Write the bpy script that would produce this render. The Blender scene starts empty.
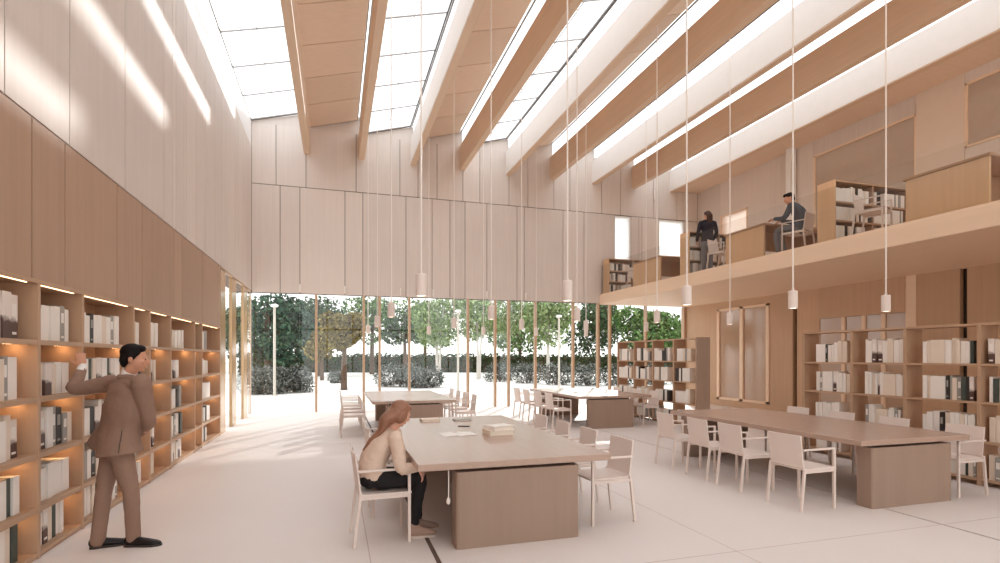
import bpy, math, random
from mathutils import Vector, Matrix
R = random.Random(7)
sc = bpy.context.scene
COL = sc.collection
PI = math.pi
# ------------------------------------------------------------------ camera
F, CX, HY, EYE = 535.0, 500.0, 357.0, 1.65
YAW = math.atan(165 / F)
c_, s_ = math.cos(YAW), math.sin(YAW)
RIGHT = Vector((c_, -s_, 0)); FWD = Vector((s_, c_, 0)); UP = Vector((0, 0, 1))
cam = bpy.data.cameras.new('camera'); cam.sensor_width = 36; cam.lens = F / 1000 * 36
cam.shift_y = (HY - 281.5) / 1000; cam.clip_end = 500
co = bpy.data.objects.new('camera', cam); COL.objects.link(co)
co.location = (0, 0, EYE); co.rotation_euler = (PI / 2, 0, -YAW)
sc.camera = co

def W(px, py, d):            # a world point measured off the photograph at depth d
    return Vector((0, 0, EYE)) + FWD * d + RIGHT * ((px - CX) / F * d) + UP * ((HY - py) / F * d)
def onz(px, py, z):
    d = F * (EYE - z) / (py - HY)
    p = W(px, py, d); p.z = z
    return p

# ------------------------------------------------------------------ mesh helper
class MB:
    def __init__(s): s.v = []; s.f = []; s.m = []; s.t = []; s.mi = 0; s.tone = 0.5
    def add(s, vs, fs):
        b = len(s.v); s.v += [tuple(v) for v in vs]
        for f in fs: s.f.append(tuple(i + b for i in f)); s.m.append(s.mi); s.t.append(s.tone)
    def box(s, x0, x1, y0, y1, z0, z1):
        s.add([(x0,y0,z0),(x1,y0,z0),(x1,y1,z0),(x0,y1,z0),(x0,y0,z1),(x1,y0,z1),(x1,y1,z1),(x0,y1,z1)],
              [(0,3,2,1),(4,5,6,7),(0,1,5,4),(1,2,6,5),(2,3,7,6),(3,0,4,7)])
    def prism(s, poly, axis, a0, a1):     # poly in the two other axes, extruded along axis
        n = len(poly)
        def P(p, a): return (a,p[0],p[1]) if axis == 'x' else ((p[0],a,p[1]) if axis == 'y' else (p[0],p[1],a))
        vs = [P(p,a0) for p in poly] + [P(p,a1) for p in poly]
        s.add(vs, [tuple(range(n))[::-1], tuple(range(n,2*n))] + [(i,(i+1)%n,n+(i+1)%n,n+i) for i in range(n)])
    def bar(s, a, b, w, h=None, up=None):
        a = Vector(a); b = Vector(b); h = h or w; t = (b - a).normalized()
        u = Vector(up) if up else (Vector((0,0,1)) if abs(t.z) < .9 else Vector((1,0,0)))
        x = t.cross(u).normalized() * w / 2; y = x.cross(t).normalized() * h / 2
        vs = [a-x-y, a+x-y, a+x+y, a-x+y, b-x-y, b+x-y, b+x+y, b-x+y]
        s.add(vs, [(0,3,2,1),(4,5,6,7),(0,1,5,4),(1,2,6,5),(2,3,7,6),(3,0,4,7)])
    def lathe(s, prof, c, seg=20, ang=2*PI):
        n = len(prof); vs = []
        for k in range(seg):
            a = ang * k / seg
            for r, z in prof: vs.append((c[0] + r*math.cos(a), c[1] + r*math.sin(a), c[2] + z))
        fs = []
        for k in range(seg):
            k2 = (k + 1) % seg
            for j in range(n - 1): fs.append((k*n+j, k2*n+j, k2*n+j+1, k*n+j+1))
        fs.append(tuple(k*n for k in range(seg))[::-1]); fs.append(tuple(k*n+n-1 for k in range(seg)))
        s.add(vs, fs)
    def ell(s, c, r, rot=None, seg=18, rings=12):
        c = Vector(c); vs = [c + (rot @ Vector((0,0,-r[2])) if rot else Vector((0,0,-r[2])))]; fs = []
        for i in range(1, rings):
            ph = -PI/2 + PI*i/rings
            for k in range(seg):
                th = 2*PI*k/seg
                p = Vector((r[0]*math.cos(ph)*math.cos(th), r[1]*math.cos(ph)*math.sin(th), r[2]*math.sin(ph)))
                vs.append(c + (rot @ p if rot else p))
        vs.append(c + (rot @ Vector((0,0,r[2])) if rot else Vector((0,0,r[2]))))
        for k in range(seg): fs.append((0, 1+(k+1)%seg, 1+k))
        for i in range(rings-2):
            for k in range(seg):
                a = 1+i*seg; fs.append((a+k, a+(k+1)%seg, a+seg+(k+1)%seg, a+seg+k))
        a = 1+(rings-2)*seg; n = len(vs)-1
        for k in range(seg): fs.append((a+k, a+(k+1)%seg, n))
        s.add(vs, fs)
    def sweep(s, pts, rad, side=(1,0,0), seg=14, cap=True, sub=4):
        pts = [Vector(p) for p in pts]; rad = [(r, r) if not isinstance(r, tuple) else r for r in rad]
        sides = side if isinstance(side, list) else [side]*len(pts); sides = [Vector(x) for x in sides]
        P, Q, S = [], [], []
        for i in range(len(pts)-1):
            p0 = pts[max(i-1,0)]; p1 = pts[i]; p2 = pts[i+1]; p3 = pts[min(i+2,len(pts)-1)]
            for k in range(sub):
                t = k/sub; t2 = t*t; t3 = t2*t
                P.append(.5*((2*p1)+(p2-p0)*t+(2*p0-5*p1+4*p2-p3)*t2+(3*p1-p0-3*p2+p3)*t3))
                u = t*t*(3-2*t)
                Q.append(tuple(rad[i][j]*(1-u)+rad[i+1][j]*u for j in (0,1))); S.append(sides[i].lerp(sides[i+1], t))
        P.append(pts[-1]); Q.append(rad[-1]); S.append(sides[-1])
        n = len(P); rings = []
        for i in range(n):
            t = (P[min(i+1,n-1)] - P[max(i-1,0)]).normalized()
            x = (S[i] - t*S[i].dot(t)); x = x.normalized() if x.length > 1e-5 else t.orthogonal().normalized()
            y = t.cross(x); rings.append((P[i], x, y, Q[i], t))
        if cap:
            p,x,y,q,t = rings[0]; e = min(q)
            pre = [(p - t*e*.92, x, y, (q[0]*.35,q[1]*.35), t), (p - t*e*.6, x, y, (q[0]*.8,q[1]*.8), t)]
            p,x,y,q,t = rings[-1]; e = min(q)
            post = [(p + t*e*.6, x, y, (q[0]*.8,q[1]*.8), t), (p + t*e*.92, x, y, (q[0]*.35,q[1]*.35), t)]
            rings = pre + rings + post
        vs = []; fs = []
        for p,x,y,q,t in rings:
            for k in range(seg):
                a = 2*PI*k/seg; vs.append(p + x*(q[0]*math.cos(a)) + y*(q[1]*math.sin(a)))
        for i in range(len(rings)-1):
            for k in range(seg):
                k2 = (k+1)%seg; fs.append((i*seg+k, i*seg+k2, (i+1)*seg+k2, (i+1)*seg+k))
        fs.append(tuple(range(seg))[::-1]); fs.append(tuple((len(rings)-1)*seg+k for k in range(seg)))
        s.add(vs, fs)
    def mesh(s, name, mats, smooth=False):
        me = bpy.data.meshes.new(name); me.from_pydata(s.v, [], s.f)
        for m in (mats if isinstance(mats, (list, tuple)) else [mats]): me.materials.append(m)
        me.polygons.foreach_set('material_index', s.m)
        at = me.attributes.new('tone', 'FLOAT', 'FACE'); at.data.foreach_set('value', s.t)
        if smooth: me.polygons.foreach_set('use_smooth', [True]*len(s.f))
        me.update(); return me
    def build(s, name, mats, parent=None, smooth=False, bevel=0):
        o = bpy.data.objects.new(name, s.mesh(name, mats, smooth)); COL.objects.link(o)
        if parent: o.parent = parent
        if bevel:
            m = o.modifiers.new('bevel', 'BEVEL'); m.width = bevel; m.segments = 2; m.limit_method = 'ANGLE'
        return o
def tag(o, label=None, cat=None, group=None, kind=None):
    for k, v in (('label',label),('category',cat),('group',group),('kind',kind)):
        if v: o[k] = v
    return o
def empty(name, loc=(0,0,0), rz=0, label=None, cat=None, group=None):
    o = bpy.data.objects.new(name, None); COL.objects.link(o); o.location = loc; o.rotation_euler = (0,0,rz)
    o.empty_display_size = .1
    return tag(o, label, cat, group)
KIDS = {}
def copy_tree(o, parent=None):
    c = o.copy(); COL.objects.link(c)
    if parent: c.parent = parent
    for ch in list(o.children): copy_tree(ch, c)
    return c
def struct(name, mb, mats, bevel=0, parent=None):
    return tag(mb.build(name, mats, parent, bevel=bevel), kind='structure')

# ------------------------------------------------------------------ materials
def lin(c):
    return tuple(((v/255)/12.92 if v/255 <= .04045 else ((v/255+.055)/1.055)**2.4) for v in c) + (1,)
def newmat(name):
    m = bpy.data.materials.new(name); m.use_nodes = True; nt = m.node_tree
    return m, nt, nt.nodes['Principled BSDF']
def wood(name, col, axis='z', rough=.5, contrast=.12, tone=.16, scale=1.0, spec=.3):
    m, nt, b = newmat(name); N = nt.nodes; L = nt.links
    tc = N.new('ShaderNodeTexCoord'); mp = N.new('ShaderNodeMapping')
    k = {'x':(.35,9,9),'y':(9,.35,9),'z':(9,9,.35)}[axis]; mp.inputs['Scale'].default_value = [q*scale for q in k]
    n1 = N.new('ShaderNodeTexNoise'); n1.inputs['Scale'].default_value = 1.6; n1.inputs['Detail'].default_value = 6; n1.inputs['Roughness'].default_value = .62
    n2 = N.new('ShaderNodeTexNoise'); n2.inputs['Scale'].default_value = 1.1; n2.inputs['Detail'].default_value = 3
    L.new(tc.outputs['Object'], mp.inputs[0]); L.new(mp.outputs[0], n1.inputs[0]); L.new(tc.outputs['Object'], n2.inputs[0])
    at = N.new('ShaderNodeAttribute'); at.attribute_name = 'tone'
    a = N.new('ShaderNodeMath'); a.operation = 'MULTIPLY_ADD'; a.inputs[1].default_value = contrast*2; a.inputs[2].default_value = 1-contrast
    L.new(n1.outputs[0], a.inputs[0])
    d = N.new('ShaderNodeMath'); d.operation = 'MULTIPLY_ADD'; d.inputs[1].default_value = contrast*.9; d.inputs[2].default_value = -contrast*.45
    L.new(n2.outputs[0], d.inputs[0])
    e = N.new('ShaderNodeMath'); e.operation = 'MULTIPLY_ADD'; e.inputs[1].default_value = tone; e.inputs[2].default_value = -tone/2
    L.new(at.outputs['Fac'], e.inputs[0])
    s1 = N.new('ShaderNodeMath'); L.new(a.outputs[0], s1.inputs[0]); L.new(d.outputs[0], s1.inputs[1])
    s2 = N.new('ShaderNodeMath'); L.new(s1.outputs[0], s2.inputs[0]); L.new(e.outputs[0], s2.inputs[1])
    v = N.new('ShaderNodeVectorMath'); v.operation = 'SCALE'; v.inputs[0].default_value = lin(col)[:3]
    L.new(s2.outputs[0], v.inputs['Scale']); L.new(v.outputs[0], b.inputs['Base Color'])
    b.inputs['Roughness'].default_value = rough; b.inputs['Specular IOR Level'].default_value = spec
    return m
def plain(name, col, rough=.6, var=.06, scale=6, spec=.3, metal=0, bump=0):
    m, nt, b = newmat(name); N = nt.nodes; L = nt.links
    tc = N.new('ShaderNodeTexCoord'); n1 = N.new('ShaderNodeTexNoise'); n1.inputs['Scale'].default_value = scale; n1.inputs['Detail'].default_value = 5
    L.new(tc.outputs['Object'], n1.inputs[0])
    a = N.new('ShaderNodeMath'); a.operation = 'MULTIPLY_ADD'; a.inputs[1].default_value = var*2; a.inputs[2].default_value = 1-var
    L.new(n1.outputs[0], a.inputs[0])
    v = N.new('ShaderNodeVectorMath'); v.operation = 'SCALE'; v.inputs[0].default_value = lin(col)[:3]
    L.new(a.outputs[0], v.inputs['Scale']); L.new(v.outputs[0], b.inputs['Base Color'])
    b.inputs['Roughness'].default_value = rough; b.inputs['Specular IOR Level'].default_value = spec; b.inputs['Metallic'].default_value = metal
    if bump:
        bp = N.new('ShaderNodeBump'); bp.inputs['Strength'].default_value = bump; L.new(n1.outputs[0], bp.inputs['Height']); L.new(bp.outputs[0], b.inputs['Normal'])
    return m
def leafy(name, cols, rough=.7):
    m, nt, b = newmat(name); N = nt.nodes; L = nt.links
    at = N.new('ShaderNodeAttribute'); at.attribute_name = 'tone'
    r = N.new('ShaderNodeValToRGB'); r.color_ramp.elements[0].color = lin(cols[0]); r.color_ramp.elements[1].color = lin(cols[-1])
    if len(cols) > 2:
        e = r.color_ramp.elements.new(.5); e.color = lin(cols[1])
    L.new(at.outputs['Fac'], r.inputs[0]); L.new(r.outputs[0], b.inputs['Base Color'])
    b.inputs['Roughness'].default_value = rough; b.inputs['Specular IOR Level'].default_value = .15
    return m
def emis(name, col, strength):
    m, nt, b = newmat(name)
    b.inputs['Base Color'].default_value = lin(col); b.inputs['Emission Color'].default_value = lin(col); b.inputs['Emission Strength'].default_value = strength
    return m
def glass(name, tint=(1,1,1), refl=.6, rough=.0, base=.03):
    m = bpy.data.materials.new(name); m.use_nodes = True; nt = m.node_tree; nt.nodes.clear(); N = nt.nodes; L = nt.links
    o = N.new('ShaderNodeOutputMaterial'); t = N.new('ShaderNodeBsdfTransparent'); g = N.new('ShaderNodeBsdfGlossy')
    t.inputs[0].default_value = tint + (1,); g.inputs['Roughness'].default_value = rough; g.inputs[0].default_value = (.95,.95,.95,1)
    fr = N.new('ShaderNodeLayerWeight'); fr.inputs['Blend'].default_value = .5
    pw = N.new('ShaderNodeMath'); pw.operation = 'POWER'; pw.inputs[1].default_value = 4.5; L.new(fr.outputs['Facing'], pw.inputs[0])
    k = N.new('ShaderNodeMath'); k.operation = 'MULTIPLY_ADD'; k.inputs[1].default_value = refl; k.inputs[2].default_value = base; k.use_clamp = True
    mx = N.new('ShaderNodeMixShader'); L.new(pw.outputs[0], k.inputs[0]); L.new(k.outputs[0], mx.inputs[0])
    L.new(t.outputs[0], mx.inputs[1]); L.new(g.outputs[0], mx.inputs[2]); L.new(mx.outputs[0], o.inputs[0])
    return m
def frosted(name):
    m = bpy.data.materials.new(name); m.use_nodes = True; nt = m.node_tree; nt.nodes.clear(); N = nt.nodes; L = nt.links
    o = N.new('ShaderNodeOutputMaterial'); t = N.new('ShaderNodeBsdfTranslucent'); d = N.new('ShaderNodeBsdfDiffuse'); mx = N.new('ShaderNodeMixShader')
    t.inputs[0].default_value = (.97,.97,.96,1); d.inputs[0].default_value = (.9,.9,.9,1); mx.inputs[0].default_value = .2
    L.new(t.outputs[0], mx.inputs[1]); L.new(d.outputs[0], mx.inputs[2]); L.new(mx.outputs[0], o.inputs[0]); return m
M = dict(
    pale=wood('pale wood cladding', (219,207,198), 'z', .55, .09, .12),
    paleD=wood('warm wood panel', (176,145,122), 'z', .5, .14, .14),
    paleR=wood('honey wood panel', (198,164,134), 'z', .5, .12, .12),
    carc=wood('bookcase oak', (186,153,126), 'z', .5, .12, .05),
    carcy=wood('bookcase oak shelf', (186,153,126), 'y', .5, .12, .05),
    carcx=wood('mezzanine oak shelf', (186,153,126), 'x', .5, .12, .05),
    beam=wood('glulam beam', (224,198,172), 'y', .5, .12, .10),
    ceil=wood('ceiling ply', (232,208,186), 'x', .5, .08, .12),
    slab=wood('mezzanine edge timber', (236,210,184), 'y', .5, .06, .05),
    gold=wood('mullion timber', (196,162,132), 'z', .35, .10, .05, spec=.5),
    table=wood('taupe oak table', (179,152,136), 'y', .25, .10, .05, spec=.65),
    tablex=wood('taupe oak plinth', (158,134,118), 'z', .45, .13, .05),
    white=plain('white lining', (236,232,228), .6, .03),
    dark=plain('shadow gap', (70,48,38), .8, .05),
    slot=plain('dark metal', (58,50,46), .3, .05, spec=.5),
    chair=plain('powder coated blush white', (226,211,202), .4, .02, spec=.4),
    cord=plain('white cord', (238,230,222), .5, .02),
    shade=plain('blush white lamp shade', (232,219,210), .5, .02),
    floor=None,
    framed=plain('grey roof frame', (112,108,106), .4, .05),
    frame=plain('pale grey frame', (172,166,162), .4, .05),
    frost=frosted('frosted gallery pane'),
    glass=glass('clear glazing', (.95,.96,.955), .55),
    sky=glass('roof glazing', (.96,.97,.98), .3, base=.01),
    rail=glass('balustrade glass', (.95,.95,.94), .8, base=.02),
    mirror=glass('reflective partition glass', (.86,.8,.72), .35, .12, base=.06),
    led=emis('warm led strip', (255,214,165), 2.6),
    puck=emis('warm puck light', (255,206,150), 13),
    lamp=emis('lamp diffuser', (255,236,214), 3.0),
    b_white=plain('white book cover', (240,235,229), .55, .05),
    b_cream=plain('cream book cover', (230,216,200), .55, .05),
    b_grey=plain('grey book cover', (160,156,150), .5, .12),
    b_dark=plain('charcoal book cover', (52,46,44), .5, .1),
    b_sage=plain('dark green book cover', (74,82,76), .5, .25, 14),
    pages=plain('paper edges', (236,228,214), .8, .04),
    skin=plain('skin', (206,152,124), .5, .05, 8),
    skinp=plain('lighter skin', (222,172,148), .5, .05, 8),
    hair_d=plain('dark hair', (24,18,17), .6, .3, 60, spec=.15, bump=.4),
    hair_r=wood('auburn hair', (150,108,86), 'z', .4, .3, .0, 6),
    hair_b=plain('brown hair', (70,44,34), .45, .3, 60, bump=.5),
    suit=plain('brown wool suit', (146,117,101), .85, .06, 40, bump=.08),
    shirt=plain('white shirt', (236,230,226), .7, .03),
    shoe=plain('black leather', (30,24,24), .35, .1),
    sweater=plain('cream knit', (218,194,176), .9, .05, 60, bump=.25),
    trouser=plain('black trousers', (34,30,32), .8, .1),
    sneaker=plain('beige suede', (172,142,126), .8, .08),
    sole=plain('pale rubber', (214,198,186), .6, .04),
    navy=plain('dark navy top', (44,40,48), .85, .1),
    denim=plain('grey trousers', (120,118,124), .85, .1),
    slate=plain('slate grey sweater', (84,88,96), .9, .08),
    eye=plain('eye', (36,28,26), .2, 0),
    pave=plain('pale paving', (226,220,214), .8, .05, 1.5),
    bark=plain('brown bark', (96,76,62), .9, .2, 12, bump=.4),
    birch=plain('white birch bark', (206,198,190), .8, .3, 9),
    pole=plain('pale lamp post metal', (206,198,186), .4, .03, spec=.5),
    room_tone=plain('lit-room grey pane', (188,170,156), .12, .04, spec=.5),  # flat grey-beige puts the light of the room behind into the pane
    honey=wood('honey timber front', (226,188,150), 'z', .5, .12, .08),
    bronze=plain('lit-room bronze pane', (178,148,124), .1, .06, 1.2, spec=.9),  # flat brown puts the lit room and reflections into the pane's colour
    gilt=wood('varnished golden timber', (196,160,118), 'z', .16, .12, .05, spec=.7),
    metal=plain('satin black metal', (62,52,48), .35, .03, spec=.5),
)
def floor_mat():
    m, nt, b = newmat('blush terrazzo floor'); N = nt.nodes; L = nt.links
    tc = N.new('ShaderNodeTexCoord'); n1 = N.new('ShaderNodeTexNoise'); n1.inputs['Scale'].default_value = .7; n1.inputs['Detail'].default_value = 4
    n2 = N.new('ShaderNodeTexNoise'); n2.inputs['Scale'].default_value = 60; n2.inputs['Detail'].default_value = 3
    L.new(tc.outputs['Object'], n1.inputs[0]); L.new(tc.outputs['Object'], n2.inputs[0])
    a = N.new('ShaderNodeMath'); a.operation = 'MULTIPLY_ADD'; a.inputs[1].default_value = .10; a.inputs[2].default_value = .93; L.new(n1.outputs[0], a.inputs[0])
    d = N.new('ShaderNodeMath'); d.operation = 'MULTIPLY_ADD'; d.inputs[1].default_value = .05; d.inputs[2].default_value = 0; L.new(n2.outputs[0], d.inputs[0])
    s = N.new('ShaderNodeMath'); L.new(a.outputs[0], s.inputs[0]); L.new(d.outputs[0], s.inputs[1])
    v = N.new('ShaderNodeVectorMath'); v.operation = 'SCALE'; v.inputs[0].default_value = lin((226,217,212))[:3]
    L.new(s.outputs[0], v.inputs['Scale']); L.new(v.outputs[0], b.inputs['Base Color'])
    r = N.new('ShaderNodeMath'); r.operation = 'MULTIPLY_ADD'; r.inputs[1].default_value = .15; r.inputs[2].default_value = .38; L.new(n1.outputs[0], r.inputs[0])
    L.new(r.outputs[0], b.inputs['Roughness']); b.inputs['Specular IOR Level'].default_value = .3
    return m
M['floor'] = floor_mat()
def picture_mat():      # white cover with a dark hill printed at its foot
    m, nt, b = newmat('printed book cover'); N = nt.nodes; L = nt.links
    tc = N.new('ShaderNodeTexCoord'); sp = N.new('ShaderNodeSeparateXYZ'); L.new(tc.outputs['Object'], sp.inputs[0])
    a = N.new('ShaderNodeMath'); a.operation = 'SUBTRACT'; a.inputs[1].default_value = .03; L.new(sp.outputs[1], a.inputs[0])
    p = N.new('ShaderNodeMath'); p.operation = 'MULTIPLY'; L.new(a.outputs[0], p.inputs[0]); L.new(a.outputs[0], p.inputs[1])
    q = N.new('ShaderNodeMath'); q.operation = 'MULTIPLY_ADD'; q.inputs[1].default_value = 7; L.new(p.outputs[0], q.inputs[0]); L.new(sp.outputs[2], q.inputs[2])
    n = N.new('ShaderNodeTexNoise'); n.inputs['Scale'].default_value = 18; L.new(tc.outputs['Object'], n.inputs[0])
    w = N.new('ShaderNodeMath'); w.operation = 'MULTIPLY_ADD'; w.inputs[1].default_value = .08; L.new(n.outputs[0], w.inputs[0]); L.new(q.outputs[0], w.inputs[2])
    r = N.new('ShaderNodeValToRGB'); r.color_ramp.elements[0].position = .17; r.color_ramp.elements[0].color = lin((88,62,54)); r.color_ramp.elements[1].position = .20; r.color_ramp.elements[1].color = lin((228,218,210))
    L.new(w.outputs[0], r.inputs[0]); L.new(r.outputs[0], b.inputs['Base Color']); b.inputs['Roughness'].default_value = .5
    return m
M['b_pic'] = picture_mat()

# ------------------------------------------------------------------ layout numbers
XL, XR, XM, YF, YB = -2.32, 12.5, 13.0, 17.0, -4.5
ZG, ZP, ZB, ZM = 3.55, 3.58, 7.72, 3.83            # glass head, panel seam, beam soffit, mezzanine floor
BEAMS = [-.8 + 1.585*i for i in range(9)]; BW = .17
XE = 8.92                                           # mezzanine edge
def clad(mb, axis, fixed, a_seams, z0, z1, thick, gap=.017, back=1, tones=None):
    # boards between seams; boards stand proud of a dark backing; axis is the direction the seams run across
    for i in range(len(a_seams)-1):
        a, b = a_seams[i]+gap/2, a_seams[i+1]-gap/2
        mb.tone = R.random()
        if axis == 'y': mb.box(min(fixed,fixed+thick), max(fixed,fixed+thick), a, b, z0, z1)
        else: mb.box(a, b, min(fixed,fixed+thick), max(fixed,fixed+thick), z0, z1)
    mb.tone = .5
def seamlist(a0, a1, known, lo=.5, hi=1.3):
    s = sorted([k for k in known if a0 < k < a1])
    out = [a0]
    if s:
        x = s[0]; pre = []
        while x - a0 > hi: x -= R.uniform(lo, hi); pre.append(x)
        out += sorted(p for p in pre if p > a0+.2) + s
    while a1 - out[-1] > hi: out.append(out[-1] + R.uniform(lo, hi))
    out.append(a1); return out

# ------------------------------------------------------------------ floor and ground
f = MB(); g1, g2 = .80, 5.72
f.box(XL-.5, g1-.02, YB, YF, -.2, 0); f.box(g1+.02, g2-.015, YB, YF, -.2, 0); f.box(g2+.015, XM+4, YB, YF, -.2, 0)
f.mi = 1; f.box(g1-.02, g1+.02, YB, YF, -.2, -.008); f.box(g2-.015, g2+.015, YB, YF, -.2, -.008)
struct('floor', f, [M['floor'], plain('floor groove', (104,86,76), .7)])
j = MB()
for x in (.275, 3.26, 8.6): j.box(x-.004, x+.004, YB, 10.6, 0, .0008)
for y in (3.75, 10.6): j.box(XL, XR, y-.004, y+.004, 0, .0008)
struct('trim_1', j, plain('floor joint', (198,178,168), .6))
g = MB(); g.box(-120, 140, YF+.06, 200, -.2, -.01); struct('ground', g, M['pave'])

# ------------------------------------------------------------------ left wall
w = MB(); w.mi = 1; w.box(XL-.45, XL-.03, YB, YF+.3, ZP-.06, 8.5); w.box(XL-.45, XL-.03, YB, 2.9, 0, ZP)
w.box(XL-.45, XL-.40, 2.9, 12.6, 0, ZP); w.box(XL-.40, XL-.03, 2.9, 12.6, 2.3, ZP-.06)
w.mi = 0
s = seamlist(YB, YF, [4.83,5.84,7.19,8.66,9.08,9.26,9.72,9.86,10.5,11.09,11.22,12.04,12.7,13.42,13.6,14.3,14.8,15.5,16.1,16.6])
clad(w, 'y', XL-.03, s, ZP+.008, ZB+.02, .03)
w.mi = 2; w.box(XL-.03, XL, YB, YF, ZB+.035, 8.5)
w.mi = 3
s = seamlist(2.9, 12.56, [5.2,5.75,6.95,7.76,9.16,9.6,11.0,12.33])
clad(w, 'y', XL-.03, s, 2.285, ZP-.008, .03)
clad(w, 'y', XL-.03, seamlist(YB, 2.9, [1.2]), 0, ZP-.008, .03)
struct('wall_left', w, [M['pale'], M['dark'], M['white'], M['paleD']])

# left glazed part
def window(name, mull, panes, mats=('gold','glass')):
    e = tag(empty(name), kind='structure')
    for m in mull: 
        b = MB(); b.box(*m); b.build('mullion', M[mats[0]], e, bevel=.004)
    for p in panes:
        b = MB(); b.box(*p); b.build('pane', M[mats[1]], e)
    return e
ys = [(12.6,13.14),(13.93,14.48),(15.6,16.25)]; yg = [12.6,13.14,13.93,14.48,15.6,16.25,16.95]
window('window_1', [(XL-.07, XL+.0, y0, y1, 0, ZG) for y0, y1 in ys] + [(XL-.06, XL+.0, 12.6, 16.9, ZG-.03, ZG+.03)],
       [(XL-.035, XL-.025, yg[i], yg[i+1], 0, ZG-.03) for i in (1,3,5)], ('gilt','glass'))
# far glazing
xs = [-2.38,-.54,.85,1.33,2.25,4.16,5.09,5.56,6.52,7.92,8.88,9.35,10.81,12.45]
window('window_2', [(x-.035, x+.035, YF, YF+.14, 0, ZG) for x in xs],
       [(a+.035, b-.035, YF+.065, YF+.075, 0, ZG) for a, b in zip(xs, xs[1:])])
# ------------------------------------------------------------------ far wall above the glazing
w = MB(); WIN = [(9.51, 10.17, 5.05, 6.70), (11.33, 12.42, 5.05, 6.70)]
def bk(x0, x1, z0, z1): w.box(x0, x1, YF+.03, YF+.3, z0, z1)
w.mi = 1
bk(XL-.45, 9.51, ZG, 8.5); bk(9.51, XM+.4, ZG, 5.05); bk(9.51, XM+.4, 6.70, 8.5); bk(10.17, 11.33, 5.05, 6.7); bk(12.42, XM+.4, 5.05, 6.7)
w.mi = 0
lo = [-1.0,.29,.82,2.14,2.97,3.55,4.05,4.79,5.84,6.1,7.52,8.31]
s = seamlist(XL, 9.5, lo); clad(w, 'x', YF, s, ZG-.0, 6.705, .03)
clad(w, 'x', YF, seamlist(10.17, 11.33, [10.5,10.62]), ZG, 6.705, .03); clad(w, 'x', YF, [12.42, XM], ZG, 6.705, .03)
clad(w, 'x', YF, [9.5, 10.17], ZG, 5.05, .03); clad(w, 'x', YF, [11.33, 12.42], ZG, 5.05, .03)
s = seamlist(XL, XM, [-1.66,-.83,.62,1.95,2.52,3.13,3.98,4.55,5.56,6.23,7.18,7.78,9.0,9.75,11.1,12.1]); clad(w, 'x', YF, s, 6.725, 8.5, .03)
for k in range(9):                                    # saw-tooth heads of the boards
    x0 = ([XL]+BEAMS)[k]; x1 = BEAMS[k]; w.prism([(x0,8.5),(x1,8.5),(x1,8.93+.12*(k%2)),(x0,8.53+.12*(k%2))], 'y', YF, YF+.3)
struct('wall_far', w, [M['pale'], M['dark']])
for i, (x0, x1, z0, z1) in enumerate(WIN):
    window('window_%d' % (3+i), [(x0, x0+.04, YF+.02, YF+.1, z0, z1), (x1-.04, x1, YF+.02, YF+.1, z0, z1), (x0, x1, YF+.02, YF+.1, z0, z0+.04), (x0, x1, YF+.02, YF+.1, z1-.04, z1)],
           [(x0+.04, x1-.04, YF+.055, YF+.065, z0+.04, z1-.04)], ('white','frost'))
# back wall behind the viewer: unseen glazing added between board-clad piers for fill light
w = MB(); w.mi = 1; w.box(XL-.45, XM+4, YB-.3, YB-.03, 7.6, 9.2); w.box(XL-.45, XM+4, YB-.3, YB-.03, -.2, .0); w.box(XL-.45, XL, YB-.3, YB-.03, 0, 7.6); w.box(XM, XM+4, YB-.3, YB-.03, 0, 7.6); w.mi = 0
clad(w, 'x', YB-.03, seamlist(XL, XM, [1.0]), 7.6, 8.9, .03); struct('wall_back', w, [M['pale'], M['dark']])
bxs = [XL+.1+1.7*i for i in range(9)] + [XM-.1]
window('window_11', [(x-.04, x+.04, YB-.2, YB-.05, 0, 7.6) for x in bxs] + [(XL, XM, YB-.2, YB-.05, 3.5, 3.6)], [(a+.04, b-.04, YB-.13, YB-.12, 0, 7.6) for a, b in zip(bxs, bxs[1:])])

# ------------------------------------------------------------------ right wall, ground floor
def gflr():
    w = MB(); x = XR
    def panel(y0, y1, z0=0, z1=ZG-.05, mi=0, t=.0): w.mi = mi; w.tone = R.random(); w.box(x-t, x+.25, y0, y1, z0, z1)
    panel(15.30, YF+.3); panel(13.0, 15.3, 3.27); panel(13.0, 15.3, 0, .22); panel(12.15, 13.0); panel(12.0, 12.15, mi=1, t=-.12)
    panel(11.26, 12.0); panel(8.97, 11.26, 2.68, t=.04); panel(8.97, 11.26, 0, .12); panel(8.74, 8.97, mi=2, t=.02)
    panel(7.87, 8.74); panel(7.74, 7.87, mi=1, t=-.12)
    y = 7.74
    while y > YB: panel(max(YB, y-1.6), y-.01); y -= 1.6
    struct('wall_right', w, [M['paleR'], M['slot'], M['slab']])
gflr()
window('window_5', [(XR-.03, XR+.06, 13.0, 13.12, .22, 3.27), (XR-.03, XR+.06, 14.08, 14.22, .22, 3.27), (XR-.03, XR+.06, 15.18, 15.3, .22, 3.27), (XR-.03, XR+.06, 13.0, 15.3, .22, .3), (XR-.03, XR+.06, 13.0, 15.3, 3.2, 3.27)],
       [(XR+.02, XR+.03, 13.12, 14.08, .3, 3.2), (XR+.02, XR+.03, 14.22, 15.18, .3, 3.2)], ('slab','bronze'))
yy = [8.97, 9.5, 10.0, 10.55, 11.26]
window('window_6', [(XR-.02, XR+.06, y-.05, y+.05, .12, 2.68) for y in yy[1:-1]], [(XR+.02, XR+.03, a, b, .12, 2.68) for a, b in zip(yy, yy[1:])], ('slab','bronze'))
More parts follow.
